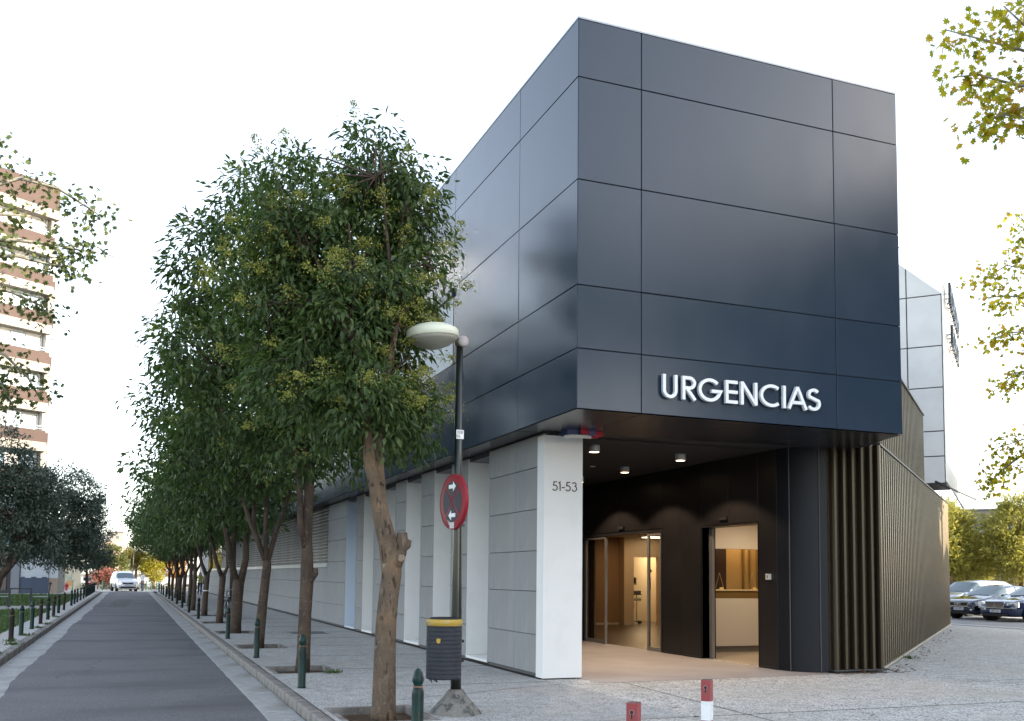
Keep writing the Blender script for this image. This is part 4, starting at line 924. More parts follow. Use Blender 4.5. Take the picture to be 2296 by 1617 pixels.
for cy_ in (-.52, .52):
    wh_ = obj('wheel', torus(MB(), (0, cy_, .33), .31, .022), bl_, bk)
    sp = MB()
    for a in range(10): sp.tube([(0, cy_, .33), (0, cy_ + .3 * cos(a * .628), .33 + .3 * sin(a * .628))], .004, 4)
    obj('spokes', sp, bs_, wh_)
obj('frame', MB().tube([(0, -.34, .82), (0, .16, .82)], .02, 6).tube([(0, -.34, .76), (0, .05, .30)], .022, 6).tube([(0, .18, .92), (0, .05, .30)], .02, 6).tube([(0, .05, .30), (0, .52, .33)], .014, 6).tube([(0, .17, .8), (0, .52, .33)], .014, 6), bl_, bk)
obj('fork', MB().tube([(.05, -.52, .33), (.05, -.37, .74), (0, -.34, .80), (0, -.30, 1.0)], .016, 6).tube([(-.05, -.52, .33), (-.05, -.37, .74)], .016, 6), bs_, bk)
obj('handlebar', MB().tube([(-.30, -.22, 1.08), (-.16, -.30, 1.03), (0, -.31, 1.0), (.16, -.30, 1.03), (.30, -.22, 1.06)], .014, 6), bs_, bk)
obj('saddle', MB().prism([(-.03, -.05), (.03, -.05), (.08, .2), (-.08, .2)], .92, .97), bl_, bk)
cr_ = obj('crank', torus(MB(), (.05, .05, .30), .085, .012, n=14), bl_, bk)
for s_, z_ in ((-1, .18), (1, .42)): obj('pedal', MB().box(s_ * .10, s_ * .20, .01, .09, z_ - .012, z_ + .012), bl_, bk)
obj('basket_bag', MB().tube([(0, -.42, .60), (0, -.38, .74)], [.09, .11], 8), bl_, bk)

# left side: metal frames, leaning post, hydrant
mt = mat('rail_metal', (0.018, 0.026, 0.032), 0.5, 0.1)
def railing(x, y, w, lab):
    t = thing('metal_barrier', lab, 'barrier', (x, y, 0.004), 0, 'grey metal barriers across the lawn path')
    obj('post', MB().box(-w / 2, -w / 2 + .09, -.04, .04, 0, .78), mt, t); obj('post', MB().box(w / 2 - .09, w / 2, -.04, .04, 0, .78), mt, t)
    obj('top_rail', MB().box(-w / 2 - .0, w / 2 + .0, -.045, .045, .78, .84), mt, t)
railing(-4.42, 47.6, .94, 'tall grey metal barrier frame on the lawn path, the right one'); railing(-5.75, 47.7, .94, 'tall grey metal barrier frame on the lawn path, cut by the left picture edge')
for x0, x1, lab in ((-3.96, -3.35, 'low thin grey rail to the right of the barrier frame'), (-5.25, -4.93, 'low thin grey rail between the two barrier frames')):
    t = thing('low_rail', lab, 'rail', ((x0 + x1) / 2, 47.9, 0.004)); h_ = (x1 - x0) / 2
    obj('rail_bar', MB().box(-h_, h_, -.02, .02, .44, .48), mat('rail_light', (0.25, 0.28, 0.3), 0.4, 0.5), t); obj('rail_leg', MB().box(-h_, -h_ + .03, -.02, .02, 0, .44).box(h_ - .03, h_, -.02, .02, 0, .44), mt, t)
t = thing('leaning_post', 'thin dark leaning post with a round cap behind the fourth left bollard', 'post', (-3.42, 48.2, 0.0))
obj('post_shaft', MB().tube([(0, 0, 0), (.12, 0, 1.02)], .03, 8), mt, t); obj('post_cap', MB().lathe([(.06, 1.0), (.07, 1.04), (.03, 1.1), (0, 1.11)], 10, Matrix.Translation((.12, 0, 0))), mt, t)
t = thing('fire_hydrant', 'small red fire hydrant by the pale far building on the left', 'fire hydrant', (-5.20, 95.0, -.1))
obj('hydrant_body', MB().lathe([(.16, 0), (.16, .06), (.11, .08), (.11, .5), (.15, .52), (.15, .56), (.10, .66), (0, .7)], 12), mat('hydrant_red', (0.4, 0.03, 0.03), 0.5), t)
obj('hydrant_nozzle', MB().tube([(-.2, 0, .4), (.2, 0, .4)], .06, 8), MATS['hydrant_red'], t)
# manhole covers, stain sheets in the pavement
t = thing('drain_cover', 'flat metal drain cover in the pavement near the wall by the third tree', 'drain cover', (4.5, 26.4, 0.0)); obj('cover_plate', MB().box(-.45, .45, -.4, .4, .0015, .006), mat('cover_metal', (0.10, 0.10, 0.105), 0.5, 0.4), t); obj('cover_frame', MB().box(-.5, .5, -.45, -.401, .0015, .005).box(-.5, .5, .401, .45, .0015, .005), dark_frame, t)
# tree pits
for i, y in enumerate(PITS):
    p = struct('tree_pit', MB().box(2.18, 3.17, y - .64, y + .64, -.40, -.085), soil); p.location = (0, 0, 0)
    e = MB().box(2.165, 2.23, y - .655, y + .655, -.3, .004).box(3.12, 3.185, y - .655, y + .655, -.3, .004).box(2.231, 3.119, y - .655, y - .59, -.3, .004).box(2.231, 3.119, y + .59, y + .655, -.3, .004)
    obj('pit_edging', e, kerb_m, p)
# fallen leaves along the foot of the wing and in the pits
n = 240
tt = rng.random(n) ** 1.4 * 15; of = .06 + np.abs(rng.normal(0, .22, n)); Pl = np.array([wp(a, o_, .006) for a, o_ in zip(tt, of)])
n2 = 90; P2 = np.stack([rng.uniform(11.0, 12.4, n2), 13.22 - np.abs(rng.normal(0, .07, n2)), np.full(n2, .008)], 1)
n3 = 50; P3 = np.stack([rng.uniform(3.2, 10, n3), rng.uniform(8.4, 13, n3), np.full(n3, .004)], 1)
n4 = 90; P4 = np.stack([rng.uniform(2.25, 3.1, n4), np.array(PITS)[rng.integers(0, 4, n4)] + rng.uniform(-.5, .5, n4), np.full(n4, -.078)], 1)
n5 = 60; P5 = np.stack([np.where(rng.random(n5) < .5, 1.93 - np.abs(rng.normal(0, .05, n5)), -2.05 + np.abs(rng.normal(0, .05, n5))), rng.uniform(9, 60, n5), np.full(n5, -.105)], 1)
Pa = np.concatenate([Pl, P2, P3[:14], P4, P5]); n = len(Pa)
dead = leaf_mat('dead_leaf', (0.075, 0.038, 0.018), (0.17, 0.075, 0.03), (0.26, 0.15, 0.06), 0.1, 0.7)
me = leaves('fallen_leaves', Pa, np.stack([rng.normal(size=n), rng.normal(size=n), rng.normal(0, .12, n)], 1), np.stack([rng.normal(0, .2, n), rng.normal(0, .2, n), np.ones(n)], 1), rng.uniform(.05, .13, n), rng.uniform(.03, .08, n), dead, PLANE_T * np.array([1, 1, .4]), PLANE_F)
o = obj('fallen_leaves', me, dead); tag(o, 'scattered brown fallen leaves along the foot of the ribbed wall', 'fallen leaves', kind='stuff')

# ================================================================== trees
bark = mat('bark', (0.125, 0.092, 0.066), 0.9, spec=0.2, noise=[(5, (0.085, 0.064, 0.048), 0.45, 0.62, (1, 1, .35)), (16, (0.17, 0.13, 0.095), 0.52, 0.7, (1.2, 1.2, .5)), (2.0, (0.20, 0.135, 0.082), 0.5, 0.68), (24, (0.050, 0.038, 0.030), 0.57, 0.66, (1, 1, 0.30)), (9, (0.26, 0.24, 0.20), 0.66, 0.74)], bump=(34, 0.9, 0.02))
bark2 = mat('bark_dark', (0.092, 0.066, 0.050), 0.9, spec=0.2, noise=[(6, (0.055, 0.042, 0.034), 0.45, 0.62, (1, 1, .35)), (18, (0.14, 0.105, 0.08), 0.55, 0.72)], bump=(25, 0.6, 0.02))
cutw = mat('cut_wood', (0.25, 0.19, 0.14), 0.9, noise=[(20, (0.14, 0.10, 0.075), 0.45, 0.65)])
privet = leaf_mat('privet_leaf', (0.036, 0.068, 0.026), (0.078, 0.124, 0.040), (0.165, 0.195, 0.065), 0.36, 0.42, (1.1, 1.25, 0.6))
privet_far = leaf_mat('privet_leaf_far', (0.046, 0.080, 0.036), (0.085, 0.130, 0.052), (0.13, 0.175, 0.066), 0.30, 0.4, (1.1, 1.25, 0.6))  # distant crowns: haze put into the leaf colour as a lighter green
flower = leaf_mat('privet_flower', (0.19, 0.22, 0.040), (0.31, 0.32, 0.070), (0.36, 0.34, 0.10), 0.35, 0.6)
olive = leaf_mat('olive_leaf', (0.036, 0.054, 0.038), (0.068, 0.094, 0.066), (0.105, 0.130, 0.098), 0.15, 0.45)
plane_l = leaf_mat('plane_leaf', (0.055, 0.085, 0.020), (0.10, 0.125, 0.035), (0.16, 0.15, 0.045), 0.4, 0.5)
plane_y = leaf_mat('plane_leaf_yellow', (0.17, 0.20, 0.015), (0.48, 0.43, 0.02), (0.46, 0.26, 0.03), 0.65, 0.5)  # autumn yellow, brightened in the colour to stand in for backlight
pine_l = leaf_mat('pine_needle', (0.20, 0.20, 0.035), (0.40, 0.37, 0.08), (0.48, 0.44, 0.14), 0.5, 0.6)  # needle colour raised to imitate overexposed sunlight
gold = leaf_mat('golden_leaf', (0.13, 0.13, 0.02), (0.28, 0.22, 0.04), (0.34, 0.17, 0.05), 0.45, 0.6)

def clumps_in(blobs, n, shell=0.55):
    """clump centres inside a list of ellipsoids (cx,cy,cz,rx,ry,rz)"""
    B = np.array(blobs, float); vol = B[:, 3] * B[:, 4] * B[:, 5]; vol = vol ** 0.72; pick = rng.choice(len(B), n, p=vol / vol.sum())
    d = unit(rng.normal(size=(n, 3))); r = rng.random(n) ** (1 / 3 * shell)
    return B[pick, :3] + d * r[:, None] * B[pick, 3:], d
def crown(name, blobs, nclump, per, clump_r, length, width, m, droop=0.55, T=LEAF_T, F=LEAF_F, shell=0.55, cut=None):
    C, D = clumps_in(blobs, nclump, shell)
    ci = np.repeat(np.arange(nclump), per); n = len(ci)
    rr = unit(rng.normal(size=(n, 3))) * (rng.random(n) ** 0.5)[:, None] * (clump_r * rng.uniform(.7, 1.3, nclump))[ci][:, None] * np.array([1, 1, .8])
    P = C[ci] + rr
    if cut is not None:
        kp_ = cut(P); P = P[kp_]; ci = ci[kp_]; rr = rr[kp_]; n = len(P)
    A = unit(D[ci] * .5 + unit(rr) * .7 + rng.normal(0, .45, (n, 3)) + np.array([0, 0, -droop]))
    Nn = unit(D[ci] * .5 + np.array([0, 0, .8]) + rng.normal(0, .5, (n, 3)))
    ct = rng.random(nclump)
    tint = np.clip(.55 * ct[ci] + .45 * rng.random(n), 0, 1)
    return leaves(name, P, A, Nn, rng.uniform(*length, n), rng.uniform(*width, n), m, T, F, tint), C, D
def sprays(name, C, D, nsp, m, size=.16, per=70, low=.008, hi=.02):
    pick = rng.choice(len(C), nsp, replace=False); n = nsp * per; ci = np.repeat(pick, per)
    ax = unit(D[ci] * .9 + np.array([0, 0, .25]))
    s_ = rng.random(n); base = C[ci] + D[ci] * (np.array([.24, .24, .08]))
    P = base + ax * (s_ * size * 1.2)[:, None] + rng.normal(size=(n, 3)) * (size * .55 * (1.05 - s_))[:, None] * np.array([1, 1, .7])
    A = unit(ax * .6 + rng.normal(size=(n, 3)))
    return leaves(name, P, A, rng.normal(size=(n, 3)), rng.uniform(low * 1.6, hi * 1.6, n), rng.uniform(low, hi, n), m, SLIM_T, SLIM_F)
def limbs(mb, base, targets, r0, rt=.012, n=6, wob=.08):
    for tg in targets:
        a = Vector(base); b = Vector(tg); mid = a.lerp(b, .5) + Vector((random.uniform(-wob, wob), random.uniform(-wob, wob), random.uniform(0, wob * 1.5)))
        q1 = a.lerp(mid, .5) + Vector((random.uniform(-wob, wob), random.uniform(-wob, wob), 0)) * .4
        mb.tube([a, q1, mid, mid.lerp(b, .5) + Vector((random.uniform(-wob, wob), random.uniform(-wob, wob), random.uniform(-wob, wob))) * .5, b], [r0, r0 * .8, r0 * .6, r0 * .4, rt], n)
def twigs(mb, C, src, k, r=.010):
    S = [Vector(s) for s in src]
    for i in rng.choice(len(C), min(k, len(C)), replace=False):
        c = Vector(C[i]); s = min(S, key=lambda q: (q - c).length); m_ = s.lerp(c, .55) + Vector((random.uniform(-.1, .1), random.uniform(-.1, .1), random.uniform(0, .12)))
        mb.tube([s, m_, c], [r * 1.5, r, r * .4], 4, caps=False)

# ---- nearest street tree, built to its own shape
def knob(mb, c, r, n=10): return mb.ell(c, (r, r, r * .9), n)
t1 = thing('street_tree', 'nearest street tree, thick pale leaning trunk with a sawn stub and yellow-green flower sprays', 'tree', (2.72, 10.83, -.085), world=True, group='street trees along the right kerb')
tk = MB()
tk.tube([(2.71, 10.83, -.12), (2.712, 10.83, .05), (2.715, 10.83, .3), (2.715, 10.83, .65), (2.722, 10.83, 1.0), (2.745, 10.83, 1.30), (2.77, 10.83, 1.55), (2.765, 10.83, 1.72), (2.74, 10.83, 1.86)], [.155, .134, .129, .123, .117, .112, .112, .118, .112], 22, wob=.035)
tk.tube([(2.765, 10.83, 1.66), (2.72, 10.82, 1.92), (2.655, 10.82, 2.15), (2.60, 10.82, 2.38), (2.565, 10.82, 2.56), (2.515, 10.82, 2.72), (2.485, 10.82, 2.86), (2.47, 10.8, 3.05), (2.40, 10.78, 3.5), (2.25, 10.75, 4.2)], [.108, .107, .098, .088, .076, .070, .070, .062, .05, .035], 16, wob=.04)
tk.tube([(2.63, 10.86, 2.20), (2.635, 10.88, 2.42), (2.62, 10.88, 2.62), (2.60, 10.88, 2.85), (2.585, 10.88, 3.1), (2.66, 10.9, 3.6), (2.8, 10.95, 4.5)], [.05, .070, .068, .066, .062, .05, .032], 14, wob=.04)
tk.tube([(2.79, 10.80, 1.66), (2.845, 10.78, 1.80), (2.872, 10.77, 1.92), (2.868, 10.77, 2.04)], [.085, .078, .074, .058], 14, wob=.05)
tk.tube([(2.86, 10.77, 1.84), (2.935, 10.77, 1.90), (2.955, 10.77, 1.96)], [.05, .045, .03], 9)
knob(tk, (2.50, 10.755, 2.58), .026); knob(tk, (2.63, 10.75, 2.60), .030); knob(tk, (2.60, 10.74, 2.27), .024); knob(tk, (2.86, 10.745, 1.79), .05)
trunk1 = obj('trunk', tk, bark, t1, label='pale brown leaning trunk with a sawn stub')
obj('sawn_end', MB().lathe([(.0, 0), (.040, .0), (.046, .008), (.036, .014), (.0, .012)], 14, Matrix.Translation((2.852, 10.71, 1.745)) @ Matrix.Rotation(pi / 2, 4, 'X')), cutw, trunk1)
B1 = [(2.86, 10.9, 6.10, .58, .75, .55), (2.55, 10.9, 6.45, .42, .6, .48), (3.04, 10.9, 5.25, .44, .7, .62), (1.75, 10.9, 5.70, .68, .8, .72), (2.35, 10.9, 5.2, .9, .95, .8), (1.55, 10.95, 4.75, .62, .7, .6), (2.3, 10.8, 4.3, .85, .9, .6), (2.75, 10.8, 4.05, .36, .6, .5), (1.75, 10.9, 3.85, .6, .7, .5), (2.85, 10.8, 3.4, .42, .55, .42), (2.15, 10.8, 3.45, .5, .6, .38)]
B1 = [(a, b_ + .38, c, d * 1.06, e * .72, f * 1.05) for a, b_, c, d, e, f in B1]
B1 += [(2.25, 10.62, 3.55, .42, .42, .42), (2.05, 10.62, 4.2, .5, .4, .5), (2.5, 10.66, 3.25, .3, .35, .28), (2.9, 10.95, 3.35, .4, .35, .38), (2.45, 10.75, 4.9, .5, .4, .45)]
me, C, D = crown('crown', B1, 540, 44, .27, (.07, .135), (.028, .050), privet, droop=.75, cut=lambda P: ~((P[:, 1] < 10.98) & (P[:, 0] > 2.65) & (P[:, 2] > 3.85) & (P[:, 2] < 4.7)))
obj('crown', me, privet, t1)
me = sprays('flower_sprays', C[(C[:, 2] > 3.3)], D[(C[:, 2] > 3.3)], 200, flower, .18, 130, .010, .026); obj('flower_sprays', me, flower, t1, label='yellow-green flower sprays')
br = MB(); tops = [(2.25, 10.75, 4.2), (2.8, 10.95, 4.5), (2.4, 10.78, 3.5), (2.66, 10.9, 3.6), (2.47, 10.8, 3.1)]
limbs(br, tops[0], [(1.7, 10.9, 5.4), (2.2, 10.9, 5.6), (1.5, 11, 4.8)], .034); limbs(br, tops[1], [(2.9, 10.9, 6.1), (2.55, 10.9, 6.5), (3.2, 10.9, 5.4)], .032); limbs(br, tops[2], [(1.7, 10.7, 3.9)], .03); limbs(br, tops[3], [(2.95, 10.8, 4.1), (2.9, 10.8, 3.5)], .024)
twigs(br, C, tops + [(1.7, 10.9, 5.2), (2.9, 10.9, 5.8), (2.5, 10.9, 6.2), (3.2, 10.9, 5.2), (1.5, 11, 4.6), (2.9, 10.8, 4.0), (1.8, 10.7, 3.9), (2.3, 10.9, 5.2)], 220)
obj('branches', br, bark2, t1)

# ---- second and third trees, then shared variants
def tree(name, base, label, trunks, blobs, nclump, per, cr, ll, ww, m, src, ntw, group, nflow=0, bk=bark2, droop=.6, cat='tree'):
    t = thing(name, label, cat, base, group=group, world=True)
    b = MB()
    for pts, rr, nn in trunks: b.tube(pts, rr, nn, wob=.04)
    obj('trunk', b, bk, t)
    me, C, D = crown('crown', blobs, nclump, per, cr, ll, ww, m, droop)
    obj('crown', me, m, t)
    if nflow: obj('flower_sprays', sprays('flower_sprays', C, D, nflow, flower, .17, 55, .010, .024), flower, t)
    b = MB()
    for s_ in src[1:]: limbs(b, src[0], [s_], .045, .02, wob=.15)
    twigs(b, C, src, ntw, .013); obj('branches', b, bk, t)
    return t
GT = 'street trees along the right kerb'
tree('street_tree', (2.71, 16.3, -.085), 'second street tree from the camera, right kerb row, straight dark knobbed trunk',
     [([(2.70, 16.3, -.1), (2.71, 16.3, .3), (2.72, 16.3, .9), (2.74, 16.3, 1.5), (2.715, 16.3, 2.1), (2.72, 16.3, 2.6), (2.75, 16.3, 3.3), (2.8, 16.3, 4.2)], [.125, .112, .105, .112, .088, .085, .07, .045], 14),
      ([(2.70, 16.28, 2.0), (2.60, 16.26, 2.4), (2.56, 16.25, 3.1), (2.3, 16.2, 4.0)], [.07, .055, .05, .03], 10), ([(2.76, 16.25, 1.42), (2.86, 16.24, 1.58), (2.87, 16.24, 1.66)], [.06, .055, .035], 8)],
     [(1.3, 16.3, 6.6, .85, 1.0, .95), (2.1, 16.3, 7.4, 1.1, 1.1, 1.1), (3.0, 16.3, 7.3, 1.0, 1.1, 1.1), (2.2, 16.3, 5.6, 1.2, 1.2, 1.0), (.95, 16.3, 5.2, .75, .9, .8), (1.4, 16.3, 4.2, .9, 1.0, .7), (3.1, 16.3, 4.6, .95, 1.1, 1.0), (3.4, 16.3, 3.7, .6, .8, .5), (2.4, 16.3, 3.7, .8, .9, .5)],
     430, 34, .33, (.11, .165), (.045, .065), privet, [(2.7, 16.3, 3.6), (1.4, 16.3, 6.2), (2.2, 16.3, 7.2), (3.0, 16.3, 7.0), (1.2, 16.3, 4.8), (3.2, 16.3, 4.8)], 130, GT, 110)
tree('street_tree', (2.68, 21.7, -.085), 'third street tree from the camera, right kerb row, leaning trunk with many limbs',
     [([(2.64, 21.7, -.1), (2.66, 21.7, .3), (2.71, 21.7, 1.0), (2.77, 21.7, 1.7), (2.76, 21.7, 1.85)], [.12, .11, .10, .092, .088], 12),
      ([(2.76, 21.7, 1.78), (2.55, 21.7, 2.3), (2.36, 21.7, 2.75), (2.1, 21.7, 3.6)], [.06, .055, .05, .035], 8), ([(2.76, 21.7, 1.78), (2.70, 21.6, 2.5), (2.72, 21.6, 3.6)], [.055, .05, .035], 8),
      ([(2.77, 21.7, 1.78), (2.95, 21.7, 2.5), (3.24, 21.7, 3.4)], [.06, .052, .035], 8), ([(2.76, 21.7, 1.8), (2.5, 21.8, 2.5), (2.45, 21.9, 3.4)], [.05, .045, .03], 8)],
     [(1.2, 21.7, 6.3, 1.15, 1.2, 1.0), (2.4, 21.7, 7.0, 1.4, 1.3, 1.0), (3.4, 21.7, 6.0, 1.2, 1.2, 1.1), (.9, 21.7, 5.0, .9, 1.0, .8), (2.3, 21.7, 5.2, 1.5, 1.3, 1.0), (3.6, 21.7, 4.5, .9, 1.0, .8), (1.3, 21.7, 4.0, .9, 1.0, .6), (2.8, 21.7, 3.8, 1.0, 1.0, .5)],
     370, 30, .38, (.12, .185), (.05, .075), privet, [(2.6, 21.7, 3.4), (1.4, 21.7, 5.6), (2.4, 21.7, 6.4), (3.3, 21.7, 5.6), (1.1, 21.7, 4.5)], 90, GT, 60)
# shared variants for the rest of the row
VAR = []
for v in range(3):
    tr = MB(); fk = 1.45 + .15 * v
    if v == 0:
        tr.tube([(0, 0, -.1), (0, 0, .3), (.03, 0, 1.0), (.05, 0, fk)], [.17, .15, .14, .15], 12, wob=.05); tr.tube([(.0, 0, fk - .1), (-.18, 0, 2.0), (-.28, 0, 2.6), (-.5, .1, 3.5)], [.10, .085, .07, .04], 10); tr.tube([(.10, 0, fk - .1), (.22, 0, 2.0), (.20, 0, 2.7), (.35, 0, 3.6)], [.10, .085, .07, .04], 10); tr.tube([(-.18, 0, 2.0), (-.05, .1, 2.8), (.0, .1, 3.6)], [.06, .05, .03], 8)
    elif v == 1:
        tr.tube([(0, 0, -.1), (0, 0, .3), (.03, 0, 1.0), (.06, 0, fk)], [.13, .115, .10, .10], 12, wob=.05); tr.tube([(.05, 0, fk - .08), (-.15, 0, 2.0), (-.32, 0, 2.7), (-.45, 0, 3.5)], [.08, .065, .055, .03], 9); tr.tube([(.06, 0, fk - .05), (.2, 0, 1.9), (.16, 0, 2.5), (.3, 0, 3.5)], [.065, .05, .045, .03], 9)
    else:
        tr.tube([(0, 0, -.1), (.02, 0, .5), (.05, 0, 1.2), (.05, 0, 2.0), (0, 0, 3.4)], [.12, .105, .095, .09, .04], 12, wob=.05); tr.tube([(.04, 0, fk), (.26, 0, 2.2), (.4, 0, 3.4)], [.06, .05, .03], 8); tr.tube([(.04, 0, fk + .2), (-.2, 0, 2.4), (-.4, 0, 3.4)], [.06, .05, .03], 8)
    blobs = [(-1.9, 0, 4.3, 1.0, 1.3, .8), (-.9 + .2 * v, 0, 5.1, 1.2, 1.4, 1.1), (.2, 0, 5.7, 1.4, 1.5, 1.0), (1.1 - .2 * v, 0, 5.2, 1.1, 1.4, 1.0), (-1.2, .1, 4.4, 1.0, 1.2, .9), (0, 0, 4.8, 1.6, 1.6, 1.1), (1.0, 0, 4.0, 1.0, 1.2, .8), (-.6, 0, 3.5, 1.1, 1.2, .6), (.3, 0, 3.3, 1.0, 1.1, .5)]
    cme, C, D = crown('crown', blobs, 270, 24, .46, (.15, .23), (.07, .10), privet_far, .5)
    b = MB()
    twigs(b, C, [(-.4, 0, 3.4), (.3, 0, 3.5), (0, 0, 4.2), (.2, 0, 5.0), (-.7, 0, 4.4)], 50, .018)
    VAR.append((tr.mesh('trunk', bark2), cme, b.mesh('branches', bark2)))
TY = [27.0, 32.5, 38.1, 43.6, 49.2, 54.8, 59.7, 64.4, 71.0, 76.4]
TL = ['forked trunk beside the bicycle', 'slim trunk with a V fork', 'white band round its trunk', 'slim upright trunk', 'slim trunk', 'slim trunk', 'slim dark trunk', 'dark trunk', 'dark trunk', 'last before the crossing']
for i, y in enumerate(TY):
    v = [0, 1, 1, 2, 2, 1, 0, 2, 1, 2][i]
    t = thing('street_tree', '%s street tree from the camera, right kerb row, %s' % (ORD[i + 3], TL[i]), 'tree', ((2.54 if i == 3 else 2.66 + random.uniform(-.03, .06)), y, -.08), group=GT)
    s = [1.02, .98, 1.0, .92, .95, 1.0, .97, .95, .92, .9][i]; t.scale = (s, s, s)
    obj('trunk', VAR[v][0], None, t)
    c = obj('crown', VAR[v][1], None, t); ra = .55 * sin(i * 2.1); c.rotation_euler = (0, 0, ra); b = obj('branches', VAR[v][2], None, t); b.rotation_euler = (0, 0, ra)
    if i == 2: obj('tied_band', MB().lathe([(.108, .98), (.108, 1.02)], 12, Matrix.Translation((.03, 0, 0)), caps=False), white, t)

# ---- olive-like dark trees on the left lawn
def olive_tree(x, y, label, blobs, tr, nc, per):
    t = thing('olive_tree', label, 'tree', (x, y, 0), world=True, group='dark grey-green trees on the left lawn')
    b = MB(); 
    for p, r in tr: b.tube(p, r, 9, wob=.05)
    obj('trunk', b, bark2, t)
    me, C, D = crown('crown', blobs, nc, per, .42, (.16, .27), (.05, .085), olive, .25, SLIM_T, SLIM_F, .7); obj('crown', me, olive, t)
    b = MB(); twigs(b, C, [tr[0][0][-1]] + [q[0][-1] for q in tr[1:]], 80, .02); obj('branches', b, bark2, t)
olive_tree(-6.6, 47.5, 'nearest dark grey-green tree on the left lawn, with a bent low limb',
   [(-5.6, 47.5, 6.6, 1.3, 1.8, 1.6), (-4.6, 47.5, 5.6, 1.3, 1.7, 1.4), (-6.5, 47.5, 5.0, 1.5, 1.8, 1.6), (-4.9, 47.5, 4.1, 1.5, 1.7, 1.2), (-3.7, 47.5, 4.2, .9, 1.4, .9), (-5.9, 47.5, 3.2, 1.4, 1.6, .9), (-4.3, 47.5, 3.0, 1.0, 1.3, .8), (-3.4, 47.5, 3.1, .7, 1.1, .7), (-5.2, 47.5, 2.5, 1.3, 1.2, .5), (-3.9, 47.5, 5.0, 1.0, 1.3, .8), (-7.6, 47.5, 6.0, 1.6, 1.8, 1.8), (-7.6, 47.5, 4.0, 1.5, 1.8, 1.4)],
   [([(-6.0, 47.5, -.05), (-5.75, 47.5, .6), (-5.35, 47.5, 1.25), (-4.95, 47.5, 1.75), (-4.8, 47.5, 2.6)], [.2, .17, .15, .13, .1]), ([(-5.75, 47.5, .6), (-6.2, 47.5, 1.5), (-6.4, 47.5, 3.4)], [.16, .14, .08])], 520, 52)
olive_tree(-6.9, 60.0, 'dark grey-green tree behind the nearest lawn tree, crown hanging over the left kerb',
   [(-3.6, 60, 6.4, 1.5, 1.7, 1.1), (-2.6, 60, 6.1, 1.1, 1.5, 1.0), (-4.3, 60, 4.8, 1.6, 1.7, 1.5), (-2.9, 60, 4.6, 1.4, 1.6, 1.3), (-2.3, 60, 3.4, .9, 1.3, .9), (-3.6, 60, 3.0, 1.3, 1.4, .9), (-2.2, 60, 5.4, .8, 1.2, .8), (-1.9, 60, 2.6, .6, 1.0, .6), (-2.6, 60, 2.4, 1.0, 1.2, .6), (-3.6, 60, 2.2, 1.1, 1.2, .5), (-4.6, 60, 2.8, 1.2, 1.3, .8), (-4.6, 60, 6.2, 1.5, 1.5, 1.2)],
   [([(-6.9, 60, -.05), (-6.6, 60, 1.2), (-5.6, 60, 2.6), (-4.2, 60, 3.6)], [.2, .16, .13, .1])], 380, 48)
olive_tree(-2.78, 74.0, 'small dark tree farthest back in the left lawn row, above the parked motorcycle',
   [(-3.0, 72, 5.2, 1.4, 1.5, 1.3), (-2.3, 72, 4.2, 1.1, 1.4, 1.1), (-3.4, 72, 3.8, 1.4, 1.5, 1.0), (-2.2, 72, 3.1, .8, 1.1, .7), (-2.6, 72, 2.4, 1.0, 1.1, .6), (-3.6, 72, 2.5, 1.0, 1.1, .6), (-1.6, 72, 2.7, .6, .8, .6)],
   [([(-2.78, 74, -.05), (-2.8, 74, 1.5), (-2.9, 73, 2.8)], [.10, .085, .07])], 240, 46)

# ---- plane trees whose branches reach into the frame
def plane_tree(name, label, base, top, r0, branches, filler, m, per_tip, leaf, bk, spread=.16, nfill=500, group=None):
    t = thing(name, label, 'tree', base, world=True, group=group)
    b = MB(); b.tube([base, (base[0], base[1], base[2] + 1.5), tuple(Vector(base).lerp(Vector(top), .5) + Vector((.05, 0, 0))), top], [r0 * 1.15, r0, r0 * .85, r0 * .6], 14, wob=.03); obj('trunk', b, bk, t)
    P = []; A = []; b = MB()
    for pts in branches:
        pts = [Vector(p) for p in pts]; k = len(pts); b.tube(pts, [.05 * (1 - i / (k - .6)) + .006 for i in range(k)], 6, wob=.05)
        for i in range(k - 1):
            a, c = pts[i], pts[i + 1]; w_ = (i + 1) / k
            for q in range(int(per_tip * (.35 + w_))):
                s = random.random(); p = a.lerp(c, s); tw = Vector((random.gauss(0, 1), random.gauss(0, 1), random.gauss(-.15, .8))) * spread
                if random.random() < .12: b.tube([p, p + tw], [.006, .003], 4, caps=False)
                for _ in range(3):
                    P.append(p + tw + Vector((random.gauss(0, .07), random.gauss(0, .07), random.gauss(0, .07)))); A.append(tw.normalized() * .6 + Vector((random.gauss(0, .6), random.gauss(0, .6), random.gauss(-.5, .5))))
    obj('branches', b, bk, t)
    P = np.array([tuple(p) for p in P]); A = np.array([tuple(a) for a in A]); n = len(P)
    if filler:
        C, D = clumps_in(filler, nfill, .6); ci = np.repeat(np.arange(nfill), 12); q = C[ci] + rng.normal(0, .30, (len(ci), 3)); P = np.concatenate([P, q]); A = np.concatenate([A, D[ci] + rng.normal(0, .6, (len(ci), 3))]); n = len(P)
    me = leaves('crown', P, A, rng.normal(0, .8, (n, 3)) + np.array([0, -.3, .5]), rng.uniform(*leaf, n), rng.uniform(leaf[0], leaf[1], n), m, PLANE_T, PLANE_F); obj('crown', me, m, t)
    return t
pbark = mat('plane_bark', (0.26, 0.24, 0.19), 0.8, noise=[(3, (0.16, 0.15, 0.11), 0.45, 0.6), (6, (0.38, 0.36, 0.28), 0.56, 0.68)])
Lx = lambda *a: [(-6.2, 20, a[0])] + list(a[1:])
